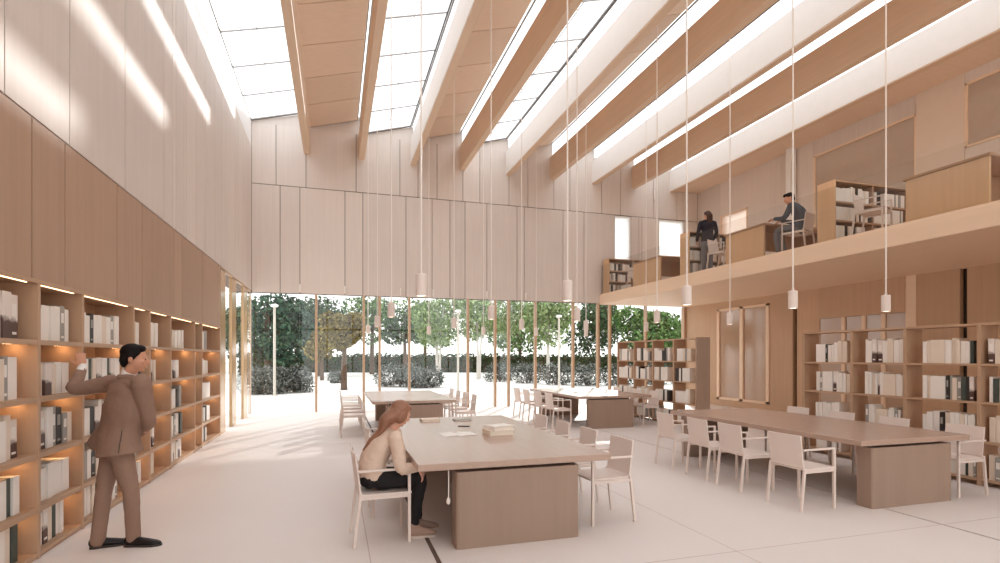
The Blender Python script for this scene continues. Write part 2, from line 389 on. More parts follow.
# rooms behind the partitions
w = MB(); w.box(XR+2.4, XR+2.6, 8.0, YF, 0, ZG-.05); w.box(XR+.25, XR+2.4, 11.6, 11.8, 0, ZG-.05); w.box(XR+.25, XR+2.4, 8.5, 8.7, 0, ZG-.05); w.box(XR+.25, XR+2.6, YF-.1, YF+.3, -.1, ZG-.05)
struct('wall_inner', w, M['paleR'])

# ------------------------------------------------------------------ mezzanine
w = MB(); w.box(XE, XM+4, YB, YF+.02, ZG-.05, ZM); struct('slab', w, M['slab'], bevel=.01)
def mezz():
    w = MB(); x = XM; top = 8.2
    def panel(y0, y1, z0, z1, mi=0, t=0.): w.mi = mi; w.tone = R.random(); w.box(x-t, x+.2, y0, y1, z0, z1)
    panel(15.75, YF, ZM, top); panel(14.45, 15.75, ZM, 5.7); panel(14.45, 15.75, 6.6, top)
    panel(13.45, 14.45, ZM, top); panel(11.9, 13.45, ZM, top, 0, .02)
    panel(9.08, 11.9, 7.35, top); panel(9.08, 11.9, ZM, 4.0)
    panel(8.08, 9.08, ZM, top, 2, .03)
    panel(4.5, 8.08, 7.55, top); panel(4.5, 8.08, ZM, 6.15)
    panel(YB, 4.5, ZM, top)
    w.mi = 1; w.box(x+3.0, x+3.2, 4, YF, ZM, top); w.box(x+.2, x+3, 11.9, 12.1, ZM, top); w.box(x+.2, x+3, 9.0, 11.9, 6.6, top); w.box(x+.2, x+3, 4.3, 4.5, ZM, top)
    w.box(x+.2, x+3, 8.4, 8.6, ZM, top); w.box(x+.2, x+4, YB, YF, top, top+.1)
    struct('wall_mezzanine', w, [M['pale'], M['slab'], plain('blush plaster', (226,208,192), .7, .03)])
mezz()
def framed(name, y0, y1, z0, z1, gl):
    x = XM
    window(name, [(x-.02, x+.06, y0, y0+.05, z0, z1), (x-.02, x+.06, y1-.05, y1, z0, z1), (x-.02, x+.06, y0, y1, z0, z0+.05), (x-.02, x+.06, y0, y1, z1-.05, z1)], [(x+.02, x+.03, y0+.05, y1-.05, z0+.05, z1-.05)], ('slab', gl))
framed('window_7', 9.08, 11.9, 4.0, 7.35, 'room_tone'); framed('window_8', 4.5, 8.08, 6.15, 7.55, 'room_tone'); framed('window_9', 14.45, 15.75, 5.7, 6.6, 'frost')
# post by the mezzanine wall
w = MB(); w.box(XM-.28, XM-.06, 12.45, 12.62, ZM, 7.78); struct('column', w, M['white'], bevel=.01)
# roof soffit right of the last beam
w = MB(); w.box(BEAMS[8]+BW/2, XM+.3, YB, YF+.1, 7.78, 8.0); struct('ceiling_mezzanine', w, M['ceil'])
# glass balustrade
bal = empty('glass_balustrade', (XE+.03, 0, ZM), 0, 'clear glass balustrade panels along the edge of the upper gallery', 'balustrade')
yb = [YB+.1 + 2.15*i for i in range(10)] + [YF-.06]
for a, b in zip(yb, yb[1:]):
    m = MB(); m.box(-.008, .008, a+.005, b-.005, .0, 1.02); m.build('glass_panel', M['rail'], bal)
m = MB(); m.box(-.02, .02, YB+.1, YF-.06, .0, .03); m.build('base_channel', M['slab'], bal)

# ------------------------------------------------------------------ roof: saw-tooth bays, low at the left, a glazed upstand over each beam
ZL, ZH = 8.52, 8.92
for i, x in enumerate(BEAMS):
    b = MB(); b.box(x-BW/2, x+BW/2, YB, YF, ZB, 8.5); o = struct('beam', b, M['beam'], bevel=.006)
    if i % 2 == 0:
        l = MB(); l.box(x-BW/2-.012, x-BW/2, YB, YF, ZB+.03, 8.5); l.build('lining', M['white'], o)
YS = [16.93 - 1.45*i for i in range(15)]
edges = [XL] + BEAMS
sky_e = tag(empty('window_10'), kind='structure'); pan = MB()
for k in range(9):
    x0 = edges[k] + (BW/2 if k else -.02); x1 = edges[k+1]-BW/2
    def zz(x): return ZL + (ZH-ZL)*(x-x0)/(x1-x0)
    def strip(mb, xa, xb, ya, yb, dz, t):
        za, zb = zz(xa)+dz, zz(xb)+dz
        mb.prism([(xa,za),(xb,zb),(xb,zb+t),(xa,za+t)], 'y', ya, yb)
    if k % 2 == 0:
        b = MB(); strip(b, x0, x1, YB, YF, .03, .012); b.build('pane', M['sky'], sky_e)
        fr = MB()
        for y in YS: strip(fr, x0, x1, y-.011, y+.011, 0, .03)
        fr.mi = 1; strip(fr, x0, x0+.035, YB, YF, -.02, .05); strip(fr, x1-.03, x1, YB, YF, -.02, .05); strip(fr, x0, x1, YF-.05, YF-.02, -.01, .04); fr.mi = 0; strip(fr, (x0+x1)/2-.006, (x0+x1)/2+.006, YB, YF, .005, .03)
        fr.build('glazing_bar', [M['frame'], M['framed']], sky_e)
    else:
        for a, b_ in zip(YS[1:], YS):
            pan.tone = R.random(); strip(pan, x0-.005, x1-.04, a+.014, b_-.014+.03*(b_>16.9), 0, .03)
        pan.mi = 1; strip(pan, x0-.005, x1-.02, YB, YF+.05, .03, .1); pan.mi = 0
    xv = edges[k+1]-BW/2+.03            # upstand glass above the beam
    b = MB(); b.box(xv, xv+.012, YB, YF, 8.5, ZH+.02); b.build('pane', M['sky'], sky_e)
    fr = MB()
    fr.box(xv-.012, xv+.02, YB, YF, ZH, ZH+.03); fr.build('glazing_bar', M['frame'], sky_e)
struct('ceiling', pan, [M['ceil'], M['dark']])
# slim white wall spots at the foot of the far wall boards
def wall_spot(x, z0, z1, label):
    e = empty('wall_light', (x, YF, z0), 0, label, 'wall light', 'slim wall lights on the far wall')
    m = MB(); m.lathe([(.022,0),(.03,.02),(.03,z1-z0)], (0,-.055,0), 12); m.build('housing', M['cord'], e)
    m = MB(); m.box(-.012,.012,-.04,0,.1,.14); m.build('bracket', M['cord'], e)
for x, nm in zip((-1.0,.29,1.95,2.99,4.77,6.13), ('first','second','third','fourth','fifth','sixth')):
    wall_spot(x, ZG+.03, ZG+.26, 'slim white wall light above the far glazing, %s from the left' % nm)
wall_spot(11.1, 7.35, 7.72, 'slim white wall light high on the far wall under the beams')

SUN_E, SKY_E, EXPO = 1.8, 1.4, 0.8
ORD = ['first','second','third','fourth','fifth','sixth','seventh','eighth','ninth','tenth','eleventh','twelfth','thirteenth','fourteenth']
# ------------------------------------------------------------------ books
BOOKS = {}
def book_mesh(kind, w):
    key = (kind, w)
    if key in BOOKS: return BOOKS[key]
    b = MB(); h, d, t = .32, .23, .004
    b.box(-w/2, -w/2+t, .004, d, 0, h); b.box(w/2-t, w/2, .004, d, 0, h)
    b.prism([(-w/2,.004),(-w/2+.004,0),(w/2-.004,0),(w/2,.004),(w/2,.008),(-w/2,.008)], 'z', 0, h)      # rounded spine
    b.mi = 1; b.box(-w/2+t, w/2-t, .008, d-.005, .004, h-.005)
    if .035 < w < .11:
        b.mi = 2; b.box(-w*.28, w*.28, -.0012, .001, h*.52, h*.8)
        b.box(-w*.28, w*.28, -.0012, .001, h*.1, h*.16)
    cover = {'white':'b_white','cream':'b_cream','grey':'b_grey','charcoal':'b_dark','dark green':'b_sage','white printed':'b_pic'}[kind]
    lab = {'white':'b_white','cream':'b_cream','grey':'b_white','charcoal':'b_grey','dark green':'b_sage','white printed':'b_white'}[kind]
    BOOKS[key] = b.mesh('book', [M[cover], M['pages'], M[lab]]); return BOOKS[key]
def pick():
    r = R.random()
    return 'white' if r < .60 else 'cream' if r < .72 else 'grey' if r < .80 else 'white printed' if r < .90 else 'charcoal' if r < .955 else 'dark green'
NB = [0]
def put_book(kind, w, loc, rz, sz, label, group, tilt=0):
    o = bpy.data.objects.new('book', book_mesh(kind, w)); COL.objects.link(o); NB[0] += 1
    o.location = loc; o.rotation_euler = (0, tilt, rz); o.scale = (1, R.uniform(.9,1.05), sz)
    return tag(o, label, 'book', group)
FARB = {}
def stuff_book(mb, kind, w, loc, rz, sz):
    me = book_mesh(kind, w); mi = {'white':0,'cream':1,'grey':2,'charcoal':3,'dark green':3,'white printed':0}[kind]
    mat = Matrix.Translation(loc) @ Matrix.Rotation(rz, 4, 'Z') @ Matrix.Diagonal((1,1,sz,1))
    b = len(mb.v); mb.v += [tuple(mat @ v.co) for v in me.vertices]
    for p in me.polygons: mb.f.append(tuple(i+b for i in p.vertices)); mb.m.append(mi if p.material_index != 1 else 1); mb.t.append(.5)

# ------------------------------------------------------------------ built-in bookcase, left wall
ups = [2.93, 4.12, 5.30, 6.10, 7.46, 8.05, 8.98, 10.40, 10.92, 12.52]
shz = [.05, .42, .86, 1.32, 1.79]
bc = empty('bookcase', (XL, 0, 0), 0, 'tall built-in oak bookcase filling the left wall, five rows with warm shelf lights', 'bookcase')
def part(name, mats, parent, bevel, *boxes):
    m = MB(); m.tone = R.random()
    for b in boxes: m.box(*b)
    return m.build(name, mats, parent, bevel=bevel)
D0 = -.385
for y in ups: part('upright', M['carc'], bc, .003, (D0, .008, y-.02, y+.02, 0, 2.28))
part('back_panel', M['carc'], bc, 0, (D0-.012, D0, ups[0], ups[-1], 0, 2.28))
part('top_panel', M['carcy'], bc, .003, (D0, .01, ups[0]-.02, ups[-1]+.02, 2.25, 2.283))
part('plinth', M['carcy'], bc, 0, (D0, -.01, ups[0], ups[-1], 0, .03))
for a, b in zip(ups, ups[1:]):
    for i, z in enumerate(shz):
        sh = part('shelf', M['carcy'], bc, .002, (D0, .004, a+.02, b-.02, z-.03, z))
        if i:
            lb = b-.05-min(.12, (b-a)*.2); part('light_strip', M['puck'], sh, 0, (-.16, -.13, lb, b-.05, z-.036, z-.03)); part('lip', M['carcy'], sh, 0, (-.008, .004, a+.02, b-.02, z-.042, z-.03))
    part('light_strip', M['led'], bc, 0, (-.035, -.023, a+.06, b-.12, 2.244, 2.25))
BAYN = {1:'left-edge bay of built-in bookcase', 2:"bay left of the man's raised hand", 3:'wide bay behind the man', 4:"narrow bay beside the man's head",
        5:'bay just right of the man', 6:'bay third from the glazing', 7:'narrow bay second from glazing', 8:'bay next to the glazing'}
ROW = ['bottom','fourth','middle','second','top']
NBK = {1:5,2:7,3:9,4:3,5:4,6:7,7:2,8:6}
FB = MB()
for bay in range(1, 9):
    a, b = ups[bay]+.03, ups[bay+1]-.03
    for r, z in enumerate(shz):
        n = max(2, NBK[bay] + R.choice((-1,0,0,1)))
        run = (b-a)*R.uniform(.70,.88); ws = [R.choice((.055,.07,.085,.1)) for _ in range(n)]
        if bay == 1: y = a + .54
        else: y = a + R.uniform(.02,.06)
        k = min(1.6, (run if bay != 1 else b-a-.66)/sum(ws)); h = R.uniform(.86,1.04)
        for i in range(n):
            kd = pick()
            if i == 0 and R.random() < .5: kd = 'white printed'
            wq = min((.03,.04,.055,.07,.085,.1,.115,.13), key=lambda q: abs(q-ws[i]*k))
            if y + wq > b - .01: n = i; break
            if i and R.random() < .25: h = R.uniform(.8,1.1)
            hh = min(h*R.uniform(.94,1.03), 1.12 if r else 1.0)
            if bay > 6: stuff_book(FB, kd, wq, (XL-.06, y+wq/2, z), PI/2, hh); y += wq+.002; continue
            put_book(kd, wq, (XL-.055-R.uniform(0,.03), y+wq/2, z), PI/2, hh,
                     '%s book, %s on the %s shelf, %s' % (kd, ORD[i], ROW[r], BAYN[bay]), 'books in the built-in bookcase')
            y += wq + .001

# ------------------------------------------------------------------ open bookcases under the gallery
def open_case(label, x0, ysr, zs, dx, name='bookcase', closed=False, rz=0, mats=('carc','carcy'), top=None):
    e = empty(name, (x0, 0, 0), 0, label, 'bookcase')
    for y in ysr: part('upright', M[mats[0]], e, .003, (0, dx, y-.022, y+.022, 0, zs[-1]))
    for a, b in zip(ysr, ysr[1:]):
        for z in zs: part('shelf', M[mats[1]], e, .002, (.004, dx, min(a,b)+.022, max(a,b)-.022, z-.03, z))
    return e
ry = [7.45, 6.53, 5.69, 4.755, 3.83, 2.9]; rz_ = [.09, .57, 1.075, 1.565, 2.085]
open_case('long open-backed oak bookcase behind the long table, at the right picture edge', 7.9, ry, rz_, .33)
RB = ['leftmost bay', 'second bay from left', 'third bay from left', 'bay at the picture edge']
RR = ['bottom','third','second','top']
NR = [7,9,12,5]
for bay in range(4):
    a, b = ry[bay]-.03, ry[bay+1]+.03          # left to right in the photograph = falling y
    for r in range(4):
        n = NR[bay] + R.choice((-1,0,1)); ws = [R.choice((.03,.04,.055,.055,.07)) for _ in range(n)]
        if R.random() < .7: ws[R.randrange(n)] = R.choice((.19,.27))
        k = min(1.2, .76*(a-b)/sum(ws)); y = a - (.22*(a-b) if bay < 3 else .06*(a-b)); h = R.uniform(.95,1.1)
        for i in range(n):
            kd = pick(); opts = [.03,.04,.055,.07,.085,.1,.115,.19,.27]; wq = min(opts, key=lambda q: abs(q-ws[i]*k))
            if wq > .12: kd = R.choice(('white','cream'))
            if y - wq < b + .01: break
            if R.random() < .2: h = R.uniform(.85,1.1)
            put_book(kd, wq, (7.93+R.uniform(0,.03), y-wq/2, rz_[r]), -PI/2, h*R.uniform(.93,1.03),
                     '%s book, %s on the %s shelf, right bookcase, %s' % (kd, ORD[i], RR[r], RB[bay]),
                     'books in the right open bookcase')
            y -= wq + .003
fy = [13.86, 12.97, 12.07, 11.18, 10.33]; fz = [.09, .56, 1.07, 1.555, 2.09]
fc = open_case('free-standing open oak bookcase right of the far right table', 7.85, fy, fz, .33)
part('end_panel', M['tablex'], fc, .004, (-.015, .345, 10.27, 10.309, 0, 2.1))
for a, b in zip(fy, fy[1:]):
    for z in fz[:-1]:
        y = a - .03 - .1*(a-b)*R.random()
        end = b + R.uniform(.05,.2); h = R.uniform(.85,1.05)
        while y - .12 > end:
            wq = R.choice((.04,.055,.07,.085,.1)); kd = pick()
            if R.random() < .2: h = R.uniform(.75,1.05)
            stuff_book(FB, kd, wq, (7.88, y-wq/2, z), -PI/2, h); y -= wq + .002
# gallery bookcases: end panel to the void, open face to the viewer
def gallery_case(x0, x1, y0, dy, h, label):
    e = empty('gallery_bookcase', (x0, y0, ZM), 0, label, 'bookcase'); L = x1-x0; n = max(1, round(L/.95))
    part('end_panel', M['honey'], e, .004, (0, .035, 0, dy, 0, h)); part('end_panel', M['carc'], e, .004, (L-.035, L, 0, dy, 0, h))
    part('top_panel', M['carcx'], e, .003, (.035, L-.035, 0, dy, h-.03, h)); part('back_panel', M['carc'], e, 0, (.035, L-.035, dy-.015, dy, 0, h-.03))
    zs = [.06 + (h-.1)/3*i for i in range(3)]
    for i in range(1, n): part('upright', M['carc'], e, .002, (L*i/n-.015, L*i/n+.015, .005, dy-.015, .03, h-.03))
    for z in zs:
        part('shelf', M['carcx'], e, .002, (.035, L-.035, .004, dy-.015, z-.03, z))
        x = .06; hh = .8
        while x < L - .15:
            wq = R.choice((.04,.055,.07,.085)); kd = pick()
            if R.random() < .25: hh = R.uniform(.7, .95)
            if R.random() > .08 and not any(abs(x+wq/2-L*i/n) < .07 for i in range(1,n)): stuff_book(FB, kd, wq, (x0+x+wq/2, y0+.02, ZM+z), 0, hh)
            x += wq + .003
gallery_case(9.0, 10.95, 7.78, .38, 1.17, 'waist-high gallery bookcase of books behind the seated man, upper floor')
gallery_case(9.0, 10.95, 12.13, .38, 1.17, 'gallery bookcase beside the standing woman on the upper floor')
gallery_case(9.0, 10.95, 16.5, .38, 1.22, 'farthest gallery bookcase, at the left end of the upper floor')
tag(FB.build('books', [M['b_white'], M['b_cream'], M['b_grey'], M['b_dark']]), 'rows of small white and grey books in the far and gallery bookcases', 'books', kind='stuff')

# ------------------------------------------------------------------ tables
def table(x0, x1, y0, y1, label, px0, px1, z=0, name='reading_table', th=.06, pt=.2, gallery=False):
    e = empty(name, ((x0+x1)/2, (y0+y1)/2, z), 0, label, 'table', None); cx, cy = (x0+x1)/2, (y0+y1)/2
    t = MB(); t.tone = .6; t.box(x0-cx, x1-cx, y0-cy, y1-cy, .75-th, .75); t.build('tabletop', M['table'], e, bevel=.006)
    if gallery:
        for a in (x0+.05, x1-.25):
            part('plinth', M['carc'], e, .01, (a-cx, a+.08-cx, y0+.04-cy, y1-.04-cy, 0, .75-th))
        return e
    for ya in (y0+.015, y1-.04-pt):
        m = MB(); m.tone = R.random(); xa, xb, yb0, yb1 = px0-cx, px1-cx, ya-cy, ya+pt-cy; r = .028; poly = []
        for qx, qy, a0 in ((xb-r, yb1-r, 0), (xa+r, yb1-r, 90), (xa+r, yb0+r, 180), (xb-r, yb0+r, 270)):
            for k in range(5): a = math.radians(a0 + 22.5*k); poly.append((qx + r*math.cos(a), qy + r*math.sin(a)))
        m.prism(poly, 'z', .0, .75-th-.028); m.build('plinth', M['tablex'], e, bevel=.003)
    part('frame', M['slot'], e, 0, (px0-cx+.06, px1-cx-.06, y0-cy+.12, y1-cy-.12, .75-th-.028, .75-th))
    return e
table(.66, 2.46, 4.46, 7.9, 'taupe oak reading table with the seated woman at its near corner', .99, 2.14)
table(.72, 2.45, 11.05, 14.4, 'far taupe reading table directly behind the seated woman', 1.0, 2.17)
table(5.3, 7.2, 11.1, 14.3, 'far taupe reading table in front of the free-standing bookcase', 5.58, 6.72)
table(5.38, 7.05, 4.33, 7.75, 'long taupe reading table at right with a bare top', 5.56, 6.78)
for (y0, y1), nm in zip(((13.48,14.95),(9.55,10.75),(5.3,6.48)), ('timber-ended gallery desk left of the standing woman', 'timber-ended gallery desk between standing woman and seated man', 'timber-ended gallery desk at the right picture edge')):
    e = empty('gallery_desk', (9.02, y0, ZM), 0, nm, 'desk')
    part('desktop', M['carcx'], e, .004, (-.03, 1.9, -.03, y1-y0+.03, .73, .77))
    part('end_panel', M['honey'], e, .004, (0, .05, 0, y1-y0, 0, .73)); part('end_panel', M['carc'], e, .004, (1.8, 1.85, 0, y1-y0, 0, .73))
    part('modesty_panel', M['carcx'], e, .003, (.05, 1.8, (y1-y0)/2-.015, (y1-y0)/2+.015, .3, .73))

# things on the near table
def stack_book(name, px, py, w, d, h, z, rz, kind, label, group=None):
    p = onz(px, py, .75); b = MB(); t = .005
    b.box(-w/2, w/2, -d/2, d/2, 0, t); b.box(-w/2, w/2, -d/2, d/2, h-t, h); b.box(-w/2, -w/2+t, -d/2, d/2, t, h-t)
    o = b.build(name, M[kind]); o.location = (p.x, p.y, z); o.rotation_euler = (0,0,rz); tag(o, label, 'book', group)
    c = MB(); c.box(-w/2+t, w/2-.008, -d/2+.008, d/2-.008, t, h-t); c.build('page_block', M['pages'], o); return o
stack_book('book', 498, 434, .30, .24, .055, .75, .12, 'b_cream', 'thick cream book, lower of the pair on the near table')
stack_book('book', 499, 434, .28, .22, .05, .805, .3, 'b_white', 'thick white book lying on top of another on the near table')
stack_book('book', 430, 421, .26, .22, .035, .75, .0, 'b_cream', 'tan book lying flat beside the head of the seated woman')
p = onz(458, 434.5, .75)
mg = empty('open_magazine', (p.x, p.y, .75), .1, 'open white magazine lying flat on the near table', 'magazine')
for sgn, nm in ((-1,'page_left'),(1,'page_right')):
    m = MB(); pr = [(0,.002),(.05*sgn,.014),(.13*sgn,.009),(.2*sgn,.003)]; lo_ = [(x, 0) for x, z in pr][::-1]
    poly = pr + lo_
    m.prism(poly if sgn > 0 else poly[::-1], 'y', -.14, .14); m.build('page', M['b_white'], mg)
m = MB(); m.box(-.205,.205,-.145,.145,-.0,.0015); m.build('cover', M['b_grey'], mg)
p = onz(464, 426.5, .75); o = part('smartphone', M['slot'], None, .004, (-.036,.036,-.075,.075,0,.009)); o.location = (p.x,p.y,.75); o.rotation_euler = (0,0,1.2); tag(o, 'black smartphone lying above the open magazine on the near table', 'phone')
sp = MB(); sp.box(-.032,.032,-.07,.07,.009,.0094); q = sp.build('screen', M['b_dark'], o)
p = onz(462, 420.5, .75); o = part('notebook', M['b_grey'], None, .003, (-.12,.12,-.085,.085,0,.018)); o.location = (p.x,p.y,.75); tag(o, 'thin grey notebook at the far end of the near table', 'notebook')
sp = MB(); sp.box(-.116,.116,-.087,.082,.004,.014); sp.build('page_block', M['pages'], o)
# hanging cable with plug
cb = empty('power_cable', (.93, 4.52, .0), 0, 'thin white cable with a plug hanging under the near table edge', 'cable')
m = MB(); m.sweep([(0,0,.69),(0.003,0,.55),(0,0,.44)], [.005]*3, seg=8, sub=3); m.build('cord', M['cord'], cb, smooth=True)
m = MB(); m.lathe([(.004,0),(.016,.01),(.018,.035),(.012,.055),(.005,.06)], (-.0,0,.385), 12); m.build('plug', M['cord'], cb, smooth=True)

# ------------------------------------------------------------------ chairs
def make_chair():
    e = empty('armchair')
    m = MB(); m.prism([(-.225,-.24),(.225,-.24),(.225,.22),(-.225,.22)], 'z', .435, .455); m.build('seat', M['chair'], e, bevel=.006)
    # chair faces +x: the back stands at -x
    m = MB(); n = 8; vs = []; fs = []
    for i in range(n+1):
        y = -.215 + .43*i/n; bow = .018*(1-(2*i/n-1)**2)
        for (x, z) in ((-.225,.46),(-.207,.46),(-.25,.81),(-.268,.81)): vs.append((x-bow, y, z))
    for i in range(n):
        for k in range(4): fs.append((i*4+k, i*4+(k+1)%4, (i+1)*4+(k+1)%4, (i+1)*4+k))
    fs.append((3,2,1,0)); fs.append(tuple(n*4+k for k in range(4))); m.add(vs, fs); m.build('backrest', M['chair'], e, bevel=.004)
    for sy in (-1, 1):
        y = .225*sy
        m = MB(); m.bar((.205,y,0), (.205,y,.66), .026, .026); m.build('leg', M['chair'], e, bevel=.003)
        m = MB(); m.bar((-.27,y,0), (-.215,y,.47), .026, .026); m.build('leg', M['chair'], e, bevel=.003)
        m = MB(); m.bar((.218,y,.655), (-.243,y,.655), .03, .018); m.build('armrest', M['chair'], e, bevel=.003)
        m = MB(); m.bar((.2,y,.42), (-.21,y,.42), .02, .03); m.build('seat_rail', M['chair'], e, bevel=.002)
    return e
CH = [make_chair()]
def chair(x, y, z, face, label, group):
    e = CH[0] if len(CH) == 1 and 'label' not in CH[0].keys() else copy_tree(CH[0])
    if e is not CH[0]: CH.append(e)
    e.location = (x, y, z); e.rotation_euler = (0, 0, face); tag(e, label, 'chair', group); return e
N4 = ['nearest','second nearest','third nearest','farthest']
chair(.42, 5.02, 0, 0.04, 'blush white metal armchair the long-haired woman is sitting on', 'chairs at the near reading table')
for i, y in enumerate((5.86, 6.62, 7.36)):
    chair(.63, y, 0, R.uniform(-.05,.05), 'blush white armchair left of the near table, %s behind the seated woman' % ORD[i], 'chairs at the near reading table')
for i, y in enumerate((4.95, 5.72, 6.47, 7.22)):
    chair(2.60, y, 0, PI + R.uniform(-.04,.04), 'blush white armchair right of the near table, %s to the viewer' % N4[i], 'chairs at the near reading table')
for i, y in enumerate((4.72, 5.57, 6.2, 6.95)):
    chair(4.99, y, 0, R.uniform(-.04,.04), 'blush white armchair seen from behind at the long table, %s to the viewer' % N4[i], 'chairs at the long table')
for i, y in enumerate((4.62, 5.5, 6.3, 7.1)):
    chair(7.17, y, 0, PI + R.uniform(-.04,.04), 'blush white armchair between long table and bookcase, %s to the viewer' % N4[i], 'chairs at the long table')
for i, y in enumerate((11.6, 12.4, 13.2, 14.0)):
    chair(.38, y, 0, R.uniform(-.04,.04), 'pale armchair left of the far table behind the woman, %s to the viewer' % N4[i], 'chairs at the far left table')
for i, y in enumerate((11.6, 12.4, 13.2, 14.0)):
    chair(2.72, y, 0, PI + R.uniform(-.04,.04), 'pale armchair right of the far table behind the woman, %s to the viewer' % N4[i], 'chairs at the far left table')
for i, y in enumerate((11.55, 12.3, 13.1, 13.85)):
    chair(5.0, y, 0, R.uniform(-.04,.04), 'pale armchair left of the far right table, %s to the viewer' % N4[i], 'chairs at the far right table')
for i, y in enumerate((11.6, 12.5, 13.4)):
    chair(7.35, y, 0, PI + R.uniform(-.04,.04), 'pale armchair between far right table and bookcase, %s to the viewer' % N4[i], 'chairs at the far right table')
chair(9.36, 8.98, ZM, PI/2+.35, 'white gallery armchair the man in slate sweater is sitting on', 'chairs on the gallery')
chair(9.30, 7.25, ZM, -PI/2+.35, 'white gallery armchair in front of the bookcase behind the seated man', 'chairs on the gallery')
chair(9.32, 11.25, ZM, -PI/2+.3, 'white gallery armchair beside the standing woman', 'chairs on the gallery')
chair(9.5, 15.5, ZM, -PI/2, 'white gallery armchair at the farthest upper desk', 'chairs on the gallery')

# ------------------------------------------------------------------ pendants
def zroof(x):
    k = sum(1 for b in BEAMS if b < x); x0 = edges[k] + BW/2; x1 = edges[k+1]-BW/2
    return ZL + (ZH-ZL)*(x-x0)/(x1-x0)
PX = {.93:'column nearest the left wall', 2.73:'second column from left', 4.45:'middle column', 6.22:'column above the right tables', 8.0:'column beside the gallery'}
PY = {6.04:'nearest row', 9.4:'second nearest row', 12.6:'third row', 16.2:'row by the glazing'}
pend = None
for x in PX:
    for y in PY:
        e = empty('pendant_lamp', (x, y, 2.34), 0, 'white cylinder pendant lamp, %s, %s' % (PY[y], PX[x]), 'pendant lamp', 'white cylinder pendants')
        zt = zroof(x) - 2.34
        m = MB(); m.lathe([(.0105,.27),(.0105,zt+.0)], (0,0,0), 8); m.build('cord', M['cord'], e)
        m = MB(); m.lathe([(.05,.012),(.058,.0),(.062,.01),(.062,.235),(.055,.25),(.018,.255),(.015,.29)], (0,0,0), 24); m.build('shade', M['shade'], e)
        m = MB(); m.lathe([(.045,.004),(.045,.011)], (0,0,0), 20); m.build('diffuser', M['lamp'], e)

# ------------------------------------------------------------------ garden
def leaves(mb, c, r, n, size, lump=.25, shell=.55, seed=0, flat=1.0):
    q = random.Random(seed); c = Vector(c)
    blobs = [(Vector((q.gauss(0,1), q.gauss(0,1), q.gauss(0,1))).normalized(), q.uniform(.55,1)) for _ in range(14)]
    for _ in range(n):
        d = Vector((q.gauss(0,1), q.gauss(0,1), q.gauss(0,1))).normalized()
        bmp = max((max(0, d.dot(b))**6)*a for b, a in blobs)
        rr = (shell + (1-shell)*q.random()**.5) * (1-lump + lump*1.6*bmp)
        p = c + Vector((d.x*r[0]*rr, d.y*r[1]*rr, d.z*r[2]*rr))
        if p.z < .03: p.z = q.uniform(.03,.25)
        nrm = (d*.6 + Vector((q.gauss(0,1), q.gauss(0,1), q.gauss(0,1)+.4))).normalized()
        x = nrm.orthogonal().normalized(); y = nrm.cross(x); a = q.uniform(0, 6.28); s = size*q.uniform(.6,1.3)
        u = (x*math.cos(a)+y*math.sin(a))*s; v = (y*math.cos(a)-x*math.sin(a))*s*.6
        mb.tone = q.random()
        mb.add([p-u, p-v*.8, p+u, p+v*.8], [(0,1,2,3)])
def tree(name, base, h, crown, mats, label, cat='tree', group=None, n=2600, size=.16, seed=1, tr=.12, lean=(0,0), stems=1, bark='bark'):
    """crown: list of (dx,dy,z,rx,ry,rz)"""
    q = random.Random(seed); e = empty(name, base, 0, label, cat, group)
    for s in range(stems):
        m = MB(); dx, dy = (q.uniform(-.5,.5), q.uniform(-.4,.4)) if stems > 1 else lean
        pts = [(dx*.25*(stems>1), dy*.25*(stems>1), 0), (dx*.4, dy*.4, h*.3), (dx*.8+q.uniform(-.1,.1), dy*.8, h*.55), (dx*1.1, dy, h*.85)]
        m.sweep(pts, [tr*1.2, tr, tr*.75, tr*.3], seg=8, sub=3)
        for k in range(5):
            z = h*q.uniform(.4,.65); a = q.uniform(0,6.28); l = h*q.uniform(.15,.3); b0 = Vector((dx*.6, dy*.6, z))
            m.sweep([b0, b0+Vector((math.cos(a)*l*.5, math.sin(a)*l*.5, l*.6)), b0+Vector((math.cos(a)*l, math.sin(a)*l, l*1.1))], [tr*.45, tr*.3, tr*.12], seg=6, sub=2)
        m.build('trunk', M[bark], e, smooth=True)
    m = MB(); tot = sum(c[3]*c[5] for c in crown)
    for i, c in enumerate(crown): leaves(m, c[:3], c[3:], int(n*c[3]*c[5]/tot), size, seed=seed*31+i)
    m.build('crown', mats, e); return e
LG = leafy('deep green leaves', [(26,48,30),(54,80,50),(92,116,78)])
LB = leafy('blue green leaves', [(26,50,40),(48,78,62),(88,116,92)])
LO = leafy('olive bronze leaves', [(84,74,34),(124,110,58),(158,142,88)])
LL = leafy('light green leaves', [(88,112,66),(126,148,96),(166,182,132)])
LM = leafy('mid green leaves', [(44,76,38),(80,114,60),(128,154,96)])
LV = leafy('grey lavender leaves', [(44,52,46),(88,94,88),(164,166,160)])
LH = leafy('hedge leaves', [(26,42,24),(46,66,38),(70,90,54)])
def gp(px, d): p = W(px, HY, d); p.z = -.01; return p
def px2m(px, d): return px*d/F
def ztop(py, d): return EYE + (HY-py)/F*d
def simple_tree(name, px, d, top, bottom, wpx, mats, label, group=None, n=2600, size=.17, seed=1, tr=.13, stems=1, bark='bark', lobes=5):
    q = random.Random(seed); zt, zb = ztop(top, d), max(.3, ztop(bottom, d)); cz = (zt+zb)/2; rz = (zt-zb)/2; rx = px2m(wpx, d)/2
    cr = [(0,0,cz, rx*.8, rx*.7, rz*.85)]
    for i in range(lobes):
        a = i*2.4+q.random(); cr.append((math.cos(a)*rx*.55, math.sin(a)*rx*.5, cz + rz*q.uniform(-.5,.55), rx*.5, rx*.5, rz*.45))
    return tree(name, gp(px, d), zt, cr, mats, label, 'tree', group, n, size, seed, tr, stems=stems, bark=bark)
